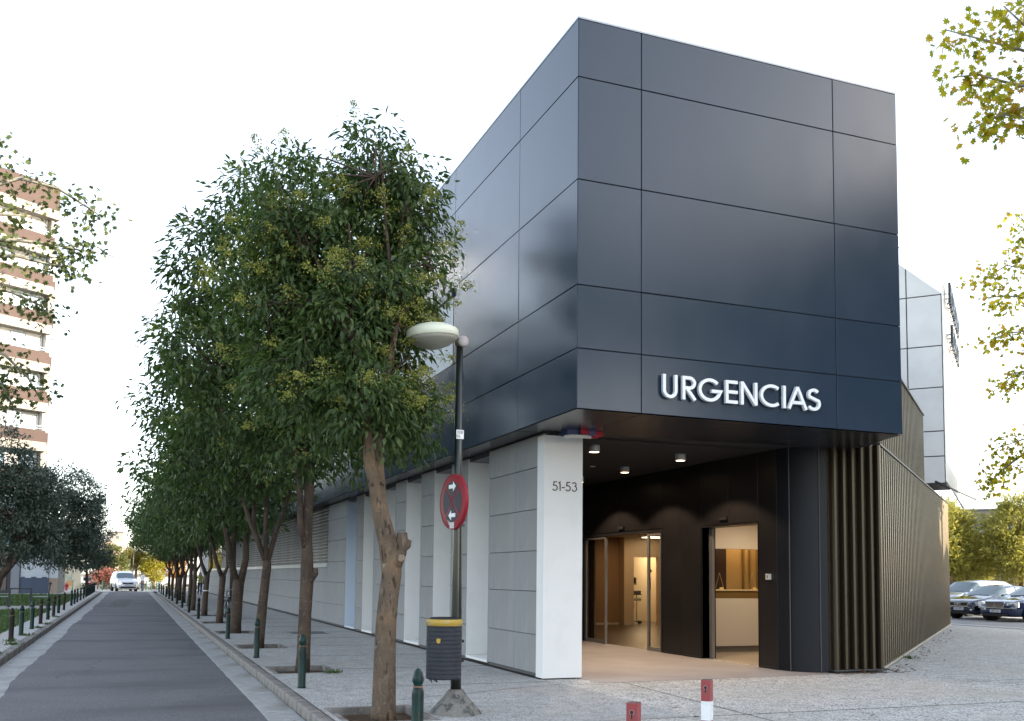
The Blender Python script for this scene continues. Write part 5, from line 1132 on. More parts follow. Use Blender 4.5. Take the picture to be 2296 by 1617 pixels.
plane_tree('plane_tree', 'tall plane tree on the left whose leafy branches reach across the brick tower', (-6.6, 20.2, -.05), (-6.3, 20, 6.5), .28,
   [[(-6.3, 20, 6.0), (-4.6, 20, 7.7), (-3.0, 20, 8.55), (-2.2, 20, 8.95), (-1.55, 20, 8.85), (-1.0, 20, 8.55), (-.75, 20, 8.40)],
    [(-6.3, 20, 5.6), (-4.4, 20, 7.0), (-3.0, 20, 7.65), (-2.2, 20, 7.75), (-1.5, 20, 7.75), (-1.1, 20, 7.7), (-.85, 20, 7.72)],
    [(-4.4, 20, 7.0), (-2.9, 20, 7.35), (-2.2, 20, 7.45), (-1.6, 20, 7.35), (-1.2, 20, 7.36)],
    [(-6.3, 20, 5.2), (-4.4, 20, 6.4), (-2.9, 20, 6.85), (-2.25, 20, 6.75), (-1.75, 20, 6.55), (-1.6, 20, 6.35)],
    [(-6.3, 20, 6.2), (-4.2, 20, 8.6), (-3.0, 20, 9.5), (-2.45, 20, 9.75)], [(-4.2, 20, 8.6), (-3.0, 20, 9.1), (-2.4, 20, 9.2)],
    [(-6.3, 20, 4.6), (-4.2, 20, 5.5), (-2.9, 20, 5.75), (-2.3, 20, 5.55), (-1.9, 20, 5.15), (-1.7, 20, 4.8)],
    [(-4.2, 20, 5.5), (-2.9, 20, 5.4), (-2.35, 20, 5.0), (-2.1, 20, 4.55)], [(-4.6, 20, 7.7), (-3.2, 20, 8.1), (-2.5, 20, 8.2), (-2.0, 20, 8.25)]],
   [(-6.5, 20.5, 9.0, 2.6, 3.0, 2.4), (-7.5, 21, 6.5, 2.4, 2.8, 2.0), (-5.6, 20.5, 7.3, 1.6, 2.4, 1.6)], plane_l, 24, (.10, .16), pbark, .17, 480)
plane_tree('plane_tree', 'yellowing plane tree with big lobed leaves hanging into the upper right corner', (19.5, 9.0, 0), (18.5, 9.8, 8.0), .32,
   [[(18.5, 9.8, 7.5), (16.6, 11.0, 9.6), (15.2, 11.7, 10.7), (14.4, 12.1, 10.9), (13.8, 12.5, 11.2), (13.35, 12.9, 11.5)],
    [(18.5, 9.8, 7.2), (16.4, 11.0, 9.4), (15.0, 11.7, 10.2), (14.3, 12.2, 10.3), (13.8, 12.6, 10.6), (13.45, 12.85, 10.6)],
    [(16.4, 11.0, 9.4), (15.0, 11.6, 9.8), (14.3, 12.1, 9.85), (13.85, 12.4, 9.7), (13.6, 12.6, 9.55)],
    [(16.6, 11.0, 9.6), (15.1, 11.4, 10.5), (14.35, 11.9, 11.1), (14.0, 12.2, 11.7)], [(16.4, 11.0, 9.4), (15.2, 11.3, 9.5), (14.4, 11.9, 9.55), (14.0, 12.2, 9.7)],
    [(16.6, 11, 9.6), (15.4, 11.2, 10.1), (14.6, 11.7, 10.2), (14.1, 12.0, 10.25)], [(16.6, 11, 9.6), (15.4, 11.2, 10.9), (14.6, 11.6, 11.4), (14.1, 11.95, 11.6)]],
   [(19.5, 9.0, 10.5, 3.2, 3.2, 2.6), (18.0, 9.8, 9.0, 1.8, 2.0, 1.6), (21, 8, 8.5, 2.6, 2.6, 2.0)], plane_y, 21, (.13, .21), pbark, .20, 600)
plane_tree('plane_tree', 'farther yellow plane tree hanging along the right picture edge above the parked cars', (31.0, 19.5, 0), (30.0, 20.3, 7.0), .34,
   [[(30, 20.3, 6.8), (27.6, 21.4, 10.2), (26.3, 22.0, 11.4), (25.6, 22.5, 11.6), (25.0, 23.0, 11.1)], [(30, 20.3, 6.8), (27.6, 21.2, 11.4), (26.3, 21.9, 12.6), (25.7, 22.2, 13.2)],
    [(27.6, 21.4, 10.2), (26.4, 21.9, 10.5), (25.6, 22.5, 10.6), (25.05, 22.9, 10.6)], [(30, 20.3, 6.2), (27.8, 21.2, 9.0), (26.4, 21.9, 9.5), (25.6, 22.5, 9.4), (25.15, 22.9, 9.2)],
    [(30, 20.3, 6.0), (27.8, 21.1, 8.0), (26.4, 21.8, 8.3), (25.7, 22.4, 8.1), (25.3, 22.7, 7.6)], [(30, 20.3, 5.5), (27.9, 21.0, 6.4), (26.5, 21.8, 6.3), (25.7, 22.3, 5.95), (25.15, 22.9, 5.7)],
    [(26.5, 21.8, 6.3), (25.8, 22.3, 5.5), (25.3, 22.7, 5.0), (25.1, 22.95, 4.6)], [(27.8, 21.2, 9.0), (26.5, 21.8, 8.9), (25.8, 22.2, 8.8)], [(27.6, 21.2, 11.4), (26.4, 21.8, 11.9), (25.75, 22.3, 12.2)]],
   [(31, 19.5, 10.5, 4.0, 4.0, 3.2), (29.0, 20.2, 8.0, 2.0, 2.4, 2.0)], plane_y, 30, (.15, .24), pbark, .24, 700)

# ---- pines and shrubs beyond the car park
def pine(x, y, label, blobs, hgt, nc=260, group='pines behind the car park', m=pine_l, name='pine_tree', ln=(.22, .36), wd_=(.05, .09), cr=.5, lean=.4):
    t = thing(name, label, 'tree', (x, y, 0), world=True, group=group)
    b = MB(); b.tube([(x, y, -.1), (x + lean * .3, y, hgt * .3), (x + lean, y, hgt * .75)], [.18, .15, .07], 8, wob=.05); obj('trunk', b, mat('pine_bark', (0.22, 0.13, 0.08), 0.9, noise=[(4, (0.13, 0.08, 0.055), 0.45, 0.6)]), t)
    me, C, D = crown('crown', [(x + a, y + b_, c, d, e, f) for a, b_, c, d, e, f in blobs], nc, 42, cr, ln, wd_, m, -.2, SLIM_T, SLIM_F, .5); obj('crown', me, m, t)
    b = MB(); twigs(b, C, [(x + lean, y, hgt * .75), (x + lean * .4, y, hgt * .4)], 40, .03); obj('branches', b, MATS['pine_bark'], t)
pine(42.0, 41.3, 'sunlit yellow-green pine just right of the ribbed wall end, behind the parked cars', [(-1.0, 0, 3.9, 1.3, 1.4, 1.0), (.3, 0, 4.6, 1.2, 1.3, .9), (-.3, 0, 2.8, 1.4, 1.4, .7), (1.0, 0, 3.3, 1.1, 1.2, .8), (-.6, 0, 5.3, .9, 1, .7), (1.3, 0, 2.5, .9, 1.2, .6), (-1.2, 0, 2.3, .9, 1.2, .5)], 5, 330)
pine(45.2, 39.4, 'second sunlit pine behind the parked cars, at the right picture edge', [(-.6, 0, 4.6, 1.3, 1.4, 1.1), (.6, 0, 5.3, 1.4, 1.4, 1.1), (-1.0, 0, 3.2, 1.3, 1.4, .9), (.6, 0, 3.4, 1.4, 1.4, .9), (.0, 0, 2.3, 1.4, 1.2, .6)], 5.4, 320)
pine(44.6, 42.6, 'third sunlit pine, lower and between the other two', [(0, 0, 2.9, 1.3, 1.3, .8), (-.4, 0, 3.8, 1.0, 1.2, .8), (.5, 0, 2.2, 1.1, 1.2, .5)], 4, 180)
pine(46.0, 45.5, 'dark green conical cypress between the two sunlit pines', [(0, 0, 2.4, 1.3, 1.3, 1.2), (0, 0, 4.0, 1.0, 1.0, 1.2), (0, 0, 5.4, .6, .6, 1.0)], 6, 200, None, leaf_mat('cypress_leaf', (0.03, 0.055, 0.03), (0.055, 0.085, 0.045), None, .15, .6), 'cypress_tree', lean=0)
pine(51, 54, 'pale leafy tree top behind the pines, left of the far beige block', [(-2.6, 0, 6.6, 1.6, 1.4, 1.2), (-3.6, 0, 5.6, 1.4, 1.4, 1.2), (-1.6, 0, 5.4, 1.2, 1.4, 1)], 6, 160, None, gold, 'leafy_tree', cr=.45)
# ---- golden trees at the sunlit end of the street
ex = [(-1.9, 112, 'olive-green tree left of the white van at the street end', [(0, 0, 3.4, 1.3, 1.3, 1.1), (-.8, 0, 2.6, 1.1, 1.2, .9), (.7, 0, 2.4, 1.0, 1.2, .8)], leaf_mat('sunlit_green', (0.09, 0.11, 0.03), (0.16, 0.17, 0.05), None, .35, .6), 3.6),
      (.6, 118, 'pale golden tree behind the white van at the street end', [(0, 0, 4.0, 1.2, 1.3, 1.3), (-.6, 0, 2.9, 1.0, 1.2, 1.0), (.8, 0, 2.8, 1.1, 1.2, 1.0), (.3, 0, 5.4, .7, .9, .8)], gold, 4.8),
      (2.5, 116, 'bright yellow tree right of the white van at the street end', [(0, 0, 3.0, 1.2, 1.3, 1.2), (.6, 0, 4.0, 1.0, 1.2, 1.0), (-.6, 0, 2.0, .9, 1.1, .7), (.2, 0, 1.3, 1.0, 1.1, .6)], leaf_mat('bright_yellow', (0.2, 0.2, 0.02), (0.36, 0.30, 0.03), None, .45, .6), 3.8),
      (4.6, 118, 'orange autumn tree glimpsed between the kerb tree trunks', [(0, 0, 2.6, 1.4, 1.3, 1.4), (.9, 0, 3.8, 1.2, 1.2, 1.2), (-.8, 0, 3.4, 1.1, 1.2, 1.2)], leaf_mat('orange_leaf', (0.30, 0.13, 0.04), (0.38, 0.24, 0.04), None, .4, .6), 3.8),
      (-2.5, 109, 'pinkish red shrub at the foot of the trees left of the van', [(0, 0, 1.2, .8, .8, .7), (.7, 0, 1.0, .7, .8, .6), (-.8, 0, .9, .8, .8, .6)], leaf_mat('pink_leaf', (0.28, 0.11, 0.09), (0.36, 0.19, 0.14), None, .35, .6), 1.2)]
for (x, y, lab, bl2, m_, hg) in ex:
    pine(x, y, lab, bl2, hg, 170, 'sunlit trees at the end of the street', m_, 'autumn_tree' if hg > 2 else 'red_shrub', (.16, .26), (.08, .13), .34, .1)
for o in bpy.data.objects:
    if o.name.startswith('red_shrub'): o['category'] = 'shrub'
hd = thing('low_hedge', 'low dusty clipped hedge across the far side of the sunlit crossing', 'hedge', (1.0, 104.5, -.11), world=True)
me, C, D = crown('foliage', [(x, 104.5, .18, .7, .5, .32) for x in np.arange(-6, 9, .8)], 420, 30, .2, (.08, .14), (.04, .07), leaf_mat('hedge_leaf', (0.06, 0.07, 0.04), (0.11, 0.115, 0.07), None, .2, .7), 0, SLIM_T, SLIM_F, .5)
obj('foliage', me, MATS['hedge_leaf'], hd)

# plane trees added unseen behind the camera for the forecourt facade to mirror
src = [o for o in bpy.data.objects if o.name == 'plane_tree.001'][0]
for k, (x, y, sc_k) in enumerate(((27, -15, 1.5), (37, -17, 1.7), (18, -19, 1.4))):
    c = copy_tree(src, loc=(x, y, 0), rz=1.3 * k + .7); c.scale = (sc_k,) * 3
    c['label'] = 'unseen plane tree added behind the viewpoint for facade reflections, %s along the forecourt edge' % ['second', 'third', 'first'][k]

# ================================================================== other buildings
brick = mat('brick', (0.070, 0.043, 0.034), 0.85, noise=[(1.2, (0.060, 0.037, 0.030), 0.4, 0.7), (9, (0.085, 0.056, 0.046), 0.5, 0.75, (1, 1, 6))])
creamc = mat('cream_concrete', (0.25, 0.225, 0.19), 0.8, noise=[(0.8, (0.22, 0.20, 0.17), 0.45, 0.7)])
wframe = mat('window_white', (0.52, 0.52, 0.51), 0.5); pane = mat('pane_blue', (0.22, 0.30, 0.36), 0.08, spec=0.8); blindw = mat('blind_cream', (0.50, 0.49, 0.47), 0.7)
rail = mat('balcony_rail', (0.20, 0.24, 0.28), 0.4, 0.5)
fd = Vector((0.82, 0.57, 0)).normalized(); fn = Vector((fd.y, -fd.x, 0))
apt = thing('apartment_tower', 'tall brick and cream apartment tower with white window bands at the left edge', 'apartment building', (-7.3, 84.6, 0), world=True)
PC = Vector((-6.75, 85.2, 0))                       # right end of the main facade
def ap(a, o, z): v = PC - fd * a + fn * o; return (v.x, v.y, z)     # a metres to the left of the corner, o metres outwards
def abox(mb, a0, a1, o0, o1, z0, z1):
    vs = [ap(a1, o0, z0), ap(a0, o0, z0), ap(a0, o1, z0), ap(a1, o1, z0), ap(a1, o0, z1), ap(a0, o0, z1), ap(a0, o1, z1), ap(a1, o1, z1)]
    return mb.add(vs, [(0, 1, 2, 3), (4, 7, 6, 5), (0, 4, 5, 1), (1, 5, 6, 2), (2, 6, 7, 3), (3, 7, 4, 0)])
TOPZ = 32.7; FH = 3.15; AW = 8.6
obj('tower_body', abox(MB(), 0.12, AW, -4.5, -.9, 0, TOPZ - .2), creamc, apt)
back = obj('rear_wing', abox(MB(), -1.25, .1, -4.5, -1.6, 0, TOPZ - 5.6), brick, apt, label='set-back brick end of the tower')
obj('roof_band', abox(MB(), -.25, AW, -1.0, .25, TOPZ - 2.0, TOPZ), brick, apt, label='brick roof parapet')
nfl = 10
for k in range(nfl):
    zt = TOPZ - 2.0 - k * FH
    if zt - FH < 0: break
    obj('slab_band', abox(MB(), -.30 if k == 0 else 0, AW, -1.0, .32, zt - .72, zt - .003), creamc, apt)
    obj('brick_band', abox(MB(), 0, AW, -.9, .18, zt - FH + .003, zt - 2.2), brick, apt)
    zb = zt - 2.2
    for j, (a0, a1) in enumerate(((.28, 4.2), (4.6, 8.5))):
        w_ = obj('window', abox(abox(abox(abox(MB(), a0, a1, -.62, -.5, zb + .003, zb + .12), a0, a1, -.62, -.5, zt - .86, zt - .725), a0, a0 + .14, -.62, -.5, zb + .12, zt - .86), a1 - .14, a1, -.62, -.5, zb + .12, zt - .86), wframe, apt)
        wd2 = (a1 - a0 - .28) / 3
        for q in range(3):
            b0 = a0 + .14 + q * wd2
            closed = ((k * 7 + q * 3 + j) % 5) < (4 if k in (0, 3) else 2)
            obj('blind' if closed else 'pane', abox(MB(), b0 + .03, b0 + wd2 - .03, -.6, -.57, zb + .13, zt - .87), blindw if closed else pane, w_)
    obj('end_pier', abox(MB(), 0.0, .24, -.9, .0, zb + .002, zt - .722), wframe if k % 2 else creamc, apt)
    rb_ = MB(); abox(rb_, .05, AW, .12, .15, zb + .30, zb + .34); abox(rb_, .05, AW, .12, .15, zb + .12, zb + .15)
    for q in range(4): abox(rb_, .1 + q * 2, .13 + q * 2, .12, .15, zb, zb + .34)
    obj('railing', rb_, rail, apt)
    obj('scupper', abox(MB(), -.12, -.01, -.2, .28, zt - .5, zt - .25), wframe, apt)
    if zt < TOPZ - 5:
        obj('slab_band', abox(MB(), -1.32, -.03, -1.7, -1.5, zt - .6, zt), creamc, back)
        w_ = obj('window', abox(MB(), -1.15, -.35, -1.6, -1.55, zb + .1, zt - .65), wframe, apt)
        obj('pane', abox(MB(), -1.05, -.45, -1.549, -1.54, zb + .25, zt - .8), pane if k % 2 else blindw, w_)
obj('corner_block', abox(MB(), -.35, .1, -1.55, -.35, TOPZ - 3.7, TOPZ - 2.72), creamc, apt)

lb_ = thing('low_building', 'low building with dark blue painted wall and white bricks above, left of the street', 'building', (-8, 78.6, 0), world=True)
wbrick = mat('white_brick', (0.50, 0.53, 0.56), 0.8, noise=[(5, (0.44, 0.47, 0.5), 0.45, 0.6, (1, 1, 5))]); dblue = mat('dark_blue_paint', (0.055, 0.075, 0.115), 0.7)
obj('blue_wall', MB().box(-7.35, -5.52, 78.5, 79, 0, 1.12).box(-7.3, -7.05, 78.49, 78.5, 1.12, 1.2).box(-6.65, -6.3, 78.49, 78.5, 1.12, 1.2).box(-5.95, -5.6, 78.49, 78.5, 1.12, 1.2), dblue, lb_, label='dark blue painted lower wall')
wb_ = obj('white_wall', MB().box(-7.35, -5.52, 78.52, 79, 1.121, 3.2), wbrick, lb_, label='white brick upper wall')
cj = MB()
for z in np.arange(1.3, 3.1, .22): cj.box(-7.35, -5.52, 78.512, 78.519, z, z + .02)
obj('mortar_course', cj, mat('mortar', (0.36, 0.38, 0.4), .9), wb_)
obj('grey_door', MB().box(-8.0, -7.42, 78.5, 79, 0.0, 2.4), mat('grey_door', (0.20, 0.21, 0.235), 0.6), lb_); obj('wall_strip', MB().box(-7.415, -7.355, 78.45, 79, 0, 2.6).box(-8.2, -8.02, 78.45, 79, 0, 2.6), dark_frame, lb_)
obj('brown_wall', MB().box(-9.6, -8.25, 78.5, 79, 0, 2.6), mat('brown_wall', (0.13, 0.10, 0.09), 0.8), lb_); obj('dark_base', MB().box(-9.6, -8.2, 78.4, 78.49, 0, .22), dark_frame, lb_)
obj('tan_wall', MB().box(-5.51, -4.9, 78.6, 79, 0, 1.1), mat('tan_tile', (0.34, 0.26, 0.20), 0.7, noise=[(6, (0.30, 0.22, 0.17), 0.45, 0.6)]), lb_); obj('white_pillar', MB().box(-5.5, -4.9, 78.62, 79, 1.11, 3.0), wbrick, lb_)
obj('flat_roof', MB().box(-10.0, -4.85, 78.3, 88, 3.21, 3.5), creamc, lb_); obj('rear_mass', MB().box(-9.6, -4.95, 79.01, 88, 0, 3.2), creamc, lb_)
gw = thing('graffiti_wall', 'sunlit beige wall with teal graffiti scrawl and an orange panel, beyond the low building', 'wall', (-5.6, 104, -.1), world=True)
obj('wall_body', MB().box(-7.6, -4.45, 104, 104.4, -.1, 2.4), mat('beige_wall', (0.42, 0.39, 0.30), 0.8, noise=[(1.5, (0.36, 0.33, 0.26), 0.45, 0.7)]), gw)
obj('orange_panel', MB().box(-5.75, -5.15, 103.97, 103.999, .25, .75), mat('orange_panel', (0.42, 0.22, 0.09), 0.7), gw)
GM = plane_M((-6.0, 103.995, .78), (1, 0, 0), (0, 0, 1), (0, -1, 0)); gb = MB()
for st in ([(0, .22), (.26, .26), (.24, .42), (.08, .44), (.0, .24), (.05, .08), (.28, .10)], [(.38, .42), (.42, .1), (.52, .06), (.58, .42), (.6, .08)], [(.78, .85), (.72, .4), (.72, .04), (.9, .02), (1.0, .05)]): stroke_solid(gb, st, .05, GM, .004)
obj('graffiti', gb, mat('graffiti_teal', (0.09, 0.30, 0.28), 0.6), gw, label='teal graffiti scrawl')
obj('wall_pillar', MB().box(-7.0, -6.65, 103.6, 103.97, -.1, 2.8), wframe, gw); obj('blue_strip', MB().box(-6.64, -6.42, 103.8, 103.97, -.1, 2.6), mat('blue_strip', (0.26, 0.32, 0.42), 0.6), gw)
fb_ = thing('far_building', 'hazy pink and white building with small dark windows far beyond the street end', 'building', (-5, 300, -1), world=True)
obj('wall', MB().box(-7.2, -1.6, 300, 308, -1, 10.5), mat('pink_wall', (0.50, 0.36, 0.29), 0.8), fb_); obj('upper_wall', MB().box(-6.4, -2.4, 300.5, 307, 10.51, 13.0), creamc, fb_)
for x in (-5.6, -4.1): obj('window', MB().box(x, x + .8, 300.45, 300.49, 11.3, 12.1), mat('far_window', (0.1, 0.1, 0.11), 0.4), fb_)
obj('roof', MB().box(-7.4, -1.4, 299.9, 308, 10.503, 10.508).box(-6.7, -2.1, 300.3, 307.2, 13.01, 13.25), brick, fb_)
bb = thing('beige_block', 'plain beige block showing between the pine tops far right', 'building', (78, 74, 0), rad(-45), world=False)
obj('wall', MB().box(-5, 5, 0, 8, 0, 8.6), creamc, bb); obj('roof_edge', MB().box(-5.1, 5.1, -.1, 8, 8.61, 8.8), MATS['wall_core'], bb)
for x in (-3.4, 0.2, 3.0): obj('window', MB().box(x, x + 1.1, -.03, -.001, 5.8, 7.2), pane, bb)
# unseen stepped blocks added outside the frame on the right to shade the forecourt
for y0, y1, hh, lab in ((-52, 0, 26.5, 'tall unseen block added right of the forecourt to shade it'), (0.1, 5, 14, 'lower unseen block added beside the tall one to shade the wing'), (5.1, 12.5, 10.8, 'lowest unseen block added at the end to shade the wing foot')):
    nb = thing('shading_block', lab, 'apartment building', (51, (y0 + y1) / 2, 0), world=True)
    obj('wall', MB().box(45, 57, y0, y1, 0, hh), brick, nb)
    for k in range(int(hh / 3.1) - 1):
        obj('slab_band', MB().box(44.8, 44.99, y0, y1, 2.7 + k * 3.1, 3.3 + k * 3.1), creamc, nb)
        obj('window', MB().box(44.95, 44.995, y0 + 1, y1 - 1, 3.9 + k * 3.1, 5.2 + k * 3.1), pane, nb)
# unseen block added on the hospital roof to shade the lawn trees
obj('shading_roof_block', MB().box(11.5, 14.8, 30, 92, 9.3, 15.5), clad_back, clinic)
# slatted fence behind the car park
fe = thing('slatted_fence', 'brown slatted fence behind the parked cars', 'fence', (47, 44, 0), rad(-46))
slm = mat('fence_slat', (0.26, 0.155, 0.10), 0.8, noise=[(3, (0.20, 0.115, 0.075), 0.45, 0.65)]); fm = MB().box(-.045, .045, -.02, .02, 0, 1.95).mesh('slat', slm)
for k in range(110): obj('slat', fm, slm, fe, loc=(-8 + k * .15, 0, 0))
obj('fence_rail', MB().box(-8, 8.5, .022, .06, .4, .5).box(-8, 8.5, .022, .06, 1.5, 1.6), slm, fe)
# ---- far street furniture
for i, (x, y, h_) in enumerate(((-1.78, 113.5, 4.2), (.30, 114.5, 5.2))):
    t = thing('lamp_pole', 'thin dark lamp pole at the street end, %s of the van roof' % ('left' if i == 0 else 'right'), 'lamp pole', (x, y, -.1), group='lamp poles at the street end'); obj('pole_shaft', MB().tube([(0, 0, 0), (0, 0, h_)], [.06, .04], 8), poleg, t); obj('lamp_top', MB().ell((0, 0, h_ + .05), (.16, .16, .1)), lampc, t)
pg = mat('post_pale_green', (0.14, 0.30, 0.20), 0.5)
for i, (x, y) in enumerate(((-2.35, 99), (-2.95, 99.3), (1.5, 99.5), (1.95, 99), (2.35, 96.2), (2.5, 95.5), (-5.35, 98), (-4.85, 98))):
    t = thing('crossing_post', 'pale green post at the sunlit crossing, %s from the left' % ORD[[2, 3, 4, 5, 6, 7, 0, 1].index(i) if False else [3, 2, 4, 5, 6, 7, 0, 1][i]], 'post', (x, y, -.11), group='pale green posts at the crossing'); obj('post_shaft', MB().lathe([(.045, 0), (.045, .82)], 8), pg, t); obj('post_knob', MB().ell((0, 0, .87), (.05, .05, .06), 8), pg, t)
t = thing('small_bird', 'small dark bird flying above the pale tower', 'bird', (21.9, 23.3, 11.95)); obj('body', MB().ell((0, 0, 0), (.09, .035, .035), 8).tube([(.06, 0, 0), (.16, .0, -.01)], [.02, .008], 5).add([(.03, 0, .02), (-.04, 0, .02), (-.08, .16, .09)], [(0, 1, 2)]).add([(.03, 0, .02), (-.04, 0, .02), (-.08, -.16, .07)], [(0, 1, 2)]), black, t)

# ================================================================== vehicles
tyre_m = mat('tyre', (0.018, 0.018, 0.019), 0.8); alloy = mat('alloy', (0.45, 0.45, 0.46), 0.3, 0.8); cglass = mat('car_glass', (0.10, 0.14, 0.16), 0.03, spec=0.9); chrome = mat('chrome', (0.7, 0.7, 0.72), 0.12, 0.95); hlm = mat('headlight', (0.75, 0.77, 0.80), 0.08, spec=0.9, coat=1); grille_m = mat('grille', (0.015, 0.015, 0.017), 0.4); plate_m = mat('plate', (0.72, 0.74, 0.76), 0.5); plate_b = mat('plate_blue', (0.02, 0.09, 0.40), 0.5); trimm = mat('car_trim', (0.03, 0.03, 0.032), 0.5); amber = mat('amber', (0.6, 0.2, 0.03), 0.3)
def interp(x, tab): return float(np.interp(x, [a for a, _ in tab], [b for _, b in tab]))
def car(name, label, cat, loc, rz, paint, L, Wd, prof, group=None, plate='', style=None, wheel_r=.31, axles=None, spokes=5, grille=None, lights=None, estate=False):
    """front points to -Y locally, nose at y=0. prof: belt, roof, bottom, plan half width tables over y, glass ranges"""
    t = thing(name, label, cat, loc, rz, group)
    N = 41; ysl = np.linspace(0, L, N); hw = Wd / 2
    gr = []
    for y in ysl:
        zb = interp(y, prof['bottom']); bl = interp(y, prof['belt']); rf = interp(y, prof['roof']); w = hw * interp(y, prof['plan']); rw = w * .80 if rf - bl > .12 else w * .90
        rf = max(rf, bl + .03)
        gr.append([(0, zb), (w * .80, zb), (w * .97, zb + .08), (w, zb + .28), (w * .995, bl - .12), (w * .95, bl), (rw + (w * .95 - rw) * .12, bl + (rf - bl) * .80), (rw * .86, bl + (rf - bl) * .965), (rw * .45, rf), (0, rf + .008)])
    body = MB(); gl = MB(); K = 10
    def idx(i, j, s): return None
    Vv = []
    for s in (1, -1):
        for i in range(N):
            for j in range(K): Vv.append((s * gr[i][j][0], ysl[i], gr[i][j][1]))
    bf = []; gf = []
    for si, s in enumerate((1, -1)):
        o = si * N * K
        for i in range(N - 1):
            ym = (ysl[i] + ysl[i + 1]) / 2
            for j in range(K - 1):
                f = (o + i * K + j, o + i * K + j + 1, o + (i + 1) * K + j + 1, o + (i + 1) * K + j); f = f if s < 0 else f[::-1]
                g_ = False
                if j == 5 and any(a < ym < b for a, b in prof['side_glass']): g_ = True
                if j in (6, 7, 8) and any(a < ym < b for a, b in prof['top_glass']): g_ = True
                (gf if g_ else bf).append(f)
        for ii, flip in ((0, False), (N - 1, True)):
            f = tuple(o + ii * K + j for j in range(K)); bf.append(f if (s > 0) != flip else f[::-1])
    for mb_, ff in ((body, bf), (gl, gf)):
        us = sorted({i for f in ff for i in f}); mp_ = {q: w_ for w_, q in enumerate(us)}
        mb_.add([Vv[i] for i in us], [tuple(mp_[i] for i in f) for f in ff], True)
    bo = obj('body', body, paint, t); obj('glass', gl, cglass, t)
    ax = axles or (.82, L - .9)
    for yy in ax:
        for s in (-1, 1):
            ar = MB().lathe([(.0, -.006), (wheel_r + .075, -.006), (wheel_r + .075, .006), (.0, .006)], 20, Matrix.Translation((s * (hw * interp(yy, prof['plan']) - .004), yy, wheel_r + .02)) @ Matrix.Rotation(pi / 2, 4, 'Y')); obj('wheel_arch', ar, trimm, t)
            wm = Matrix.Translation((s * (hw - .10), yy, wheel_r)) @ Matrix.Rotation(s * pi / 2, 4, 'Y')
            wl_ = obj('wheel', MB().lathe([(wheel_r * .62, -.10), (wheel_r * .96, -.10), (wheel_r, -.07), (wheel_r, .09), (wheel_r * .96, .115), (wheel_r * .66, .118)], 24, wm), tyre_m, t)
            rm = MB().lathe([(.0, .075), (wheel_r * .60, .075), (wheel_r * .66, .117), (wheel_r * .62, .10)], 20, wm, caps=False)
            for q in range(spokes):
                a = q * 2 * pi / spokes; rm.box(-.032, .032, .03, wheel_r * .62, .085, .112, wm @ Matrix.Rotation(a, 4, 'Z'))
            rm.lathe([(.0, .118), (.05, .115), (.055, .09)], 10, wm, caps=False); obj('rim', rm, alloy, wl_)
    for s in (-1, 1):
        mp = prof['mirror']; x = s * hw * .97
        obj('mirror', MB().ell((x + s * .09, mp[0], mp[1]), (.10, .06, .075), 10).tube([(x - s * .05, mp[0], mp[1] - .05), (x + s * .04, mp[0], mp[1] - .03)], .025, 6), paint, t)
        h = lights; hl = MB()
        cx = s * h['x']; 
        hl.prism([(-h['w'] / 2 * (1), -h['h'] / 2), (h['w'] / 2, -h['h'] / 2 * .7), (h['w'] / 2, h['h'] / 2 * (1)), (0, h['h'] / 2 * 1.05), (-h['w'] / 2, h['h'] / 2 * .7)] if s > 0 else [(-h['w'] / 2, -h['h'] / 2 * .7), (h['w'] / 2, -h['h'] / 2), (h['w'] / 2, h['h'] / 2 * .7), (0, h['h'] / 2 * 1.05), (-h['w'] / 2, h['h'] / 2)], 0, .12, Matrix.Translation((cx, h['y'], h['z'])) @ Matrix.Rotation(s * h['sweep'], 4, 'Z') @ Matrix.Rotation(pi / 2, 4, 'X'))
        ho = obj('headlight', hl, hlm, t)
        if h.get('bulbs'):
            for q in (-.25, .22): obj('lamp_ring', MB().lathe([(.055, 0), (.06, .015), (.045, .012)], 14, Matrix.Translation((cx, h['y'], h['z'])) @ Matrix.Rotation(s * h['sweep'], 4, 'Z') @ Matrix.Translation((q * h['w'], -.121, 0)) @ Matrix.Rotation(pi / 2, 4, 'X'), caps=False), chrome, ho)
    g_ = grille; gw_, gh_ = g_['w'] / 2, g_['h'] / 2
    obj('grille_frame', MB().prism([(-gw_ - .03, gh_ + .02), (-gw_ * .92 - .03, -gh_ - .03), (gw_ * .92 + .03, -gh_ - .03), (gw_ + .03, gh_ + .02)][::-1], .0, .05, Matrix.Translation((0, g_['y'], g_['z'])) @ Matrix.Rotation(pi / 2, 4, 'X')), g_.get('fm', chrome), t)
    go = obj('grille', MB().prism([(-gw_, gh_), (-gw_ * .92, -gh_), (gw_ * .92, -gh_), (gw_, gh_)][::-1], .0505, .056, Matrix.Translation((0, g_['y'], g_['z'])) @ Matrix.Rotation(pi / 2, 4, 'X')), grille_m, t)
    gb_ = MB()
    for q in range(g_.get('bars', 3)): z = g_['z'] - gh_ + (q + 1) * 2 * gh_ / (g_.get('bars', 3) + 1); gb_.box(-gw_ * .93, gw_ * .93, g_['y'] - .062, g_['y'] - .0565, z - .006, z + .006)
    obj('grille_bars', gb_, g_.get('bm', chrome), go)
    pz = g_['pz']; py0 = g_['py']
    po = obj('number_plate', MB().box(-.26, .26, py0 - .012, py0, pz - .055, pz + .055), plate_m, t)
    obj('plate_band', MB().box(-.26, -.215, py0 - .0135, py0 - .0125, pz - .055, pz + .055), plate_b, po)
    if plate: text_obj('lettering', plate, .105, trimm, po, plane_M((.02, py0 - .0135, pz), (1, 0, 0), (0, 0, 1), (0, -1, 0)), .0004, .82)
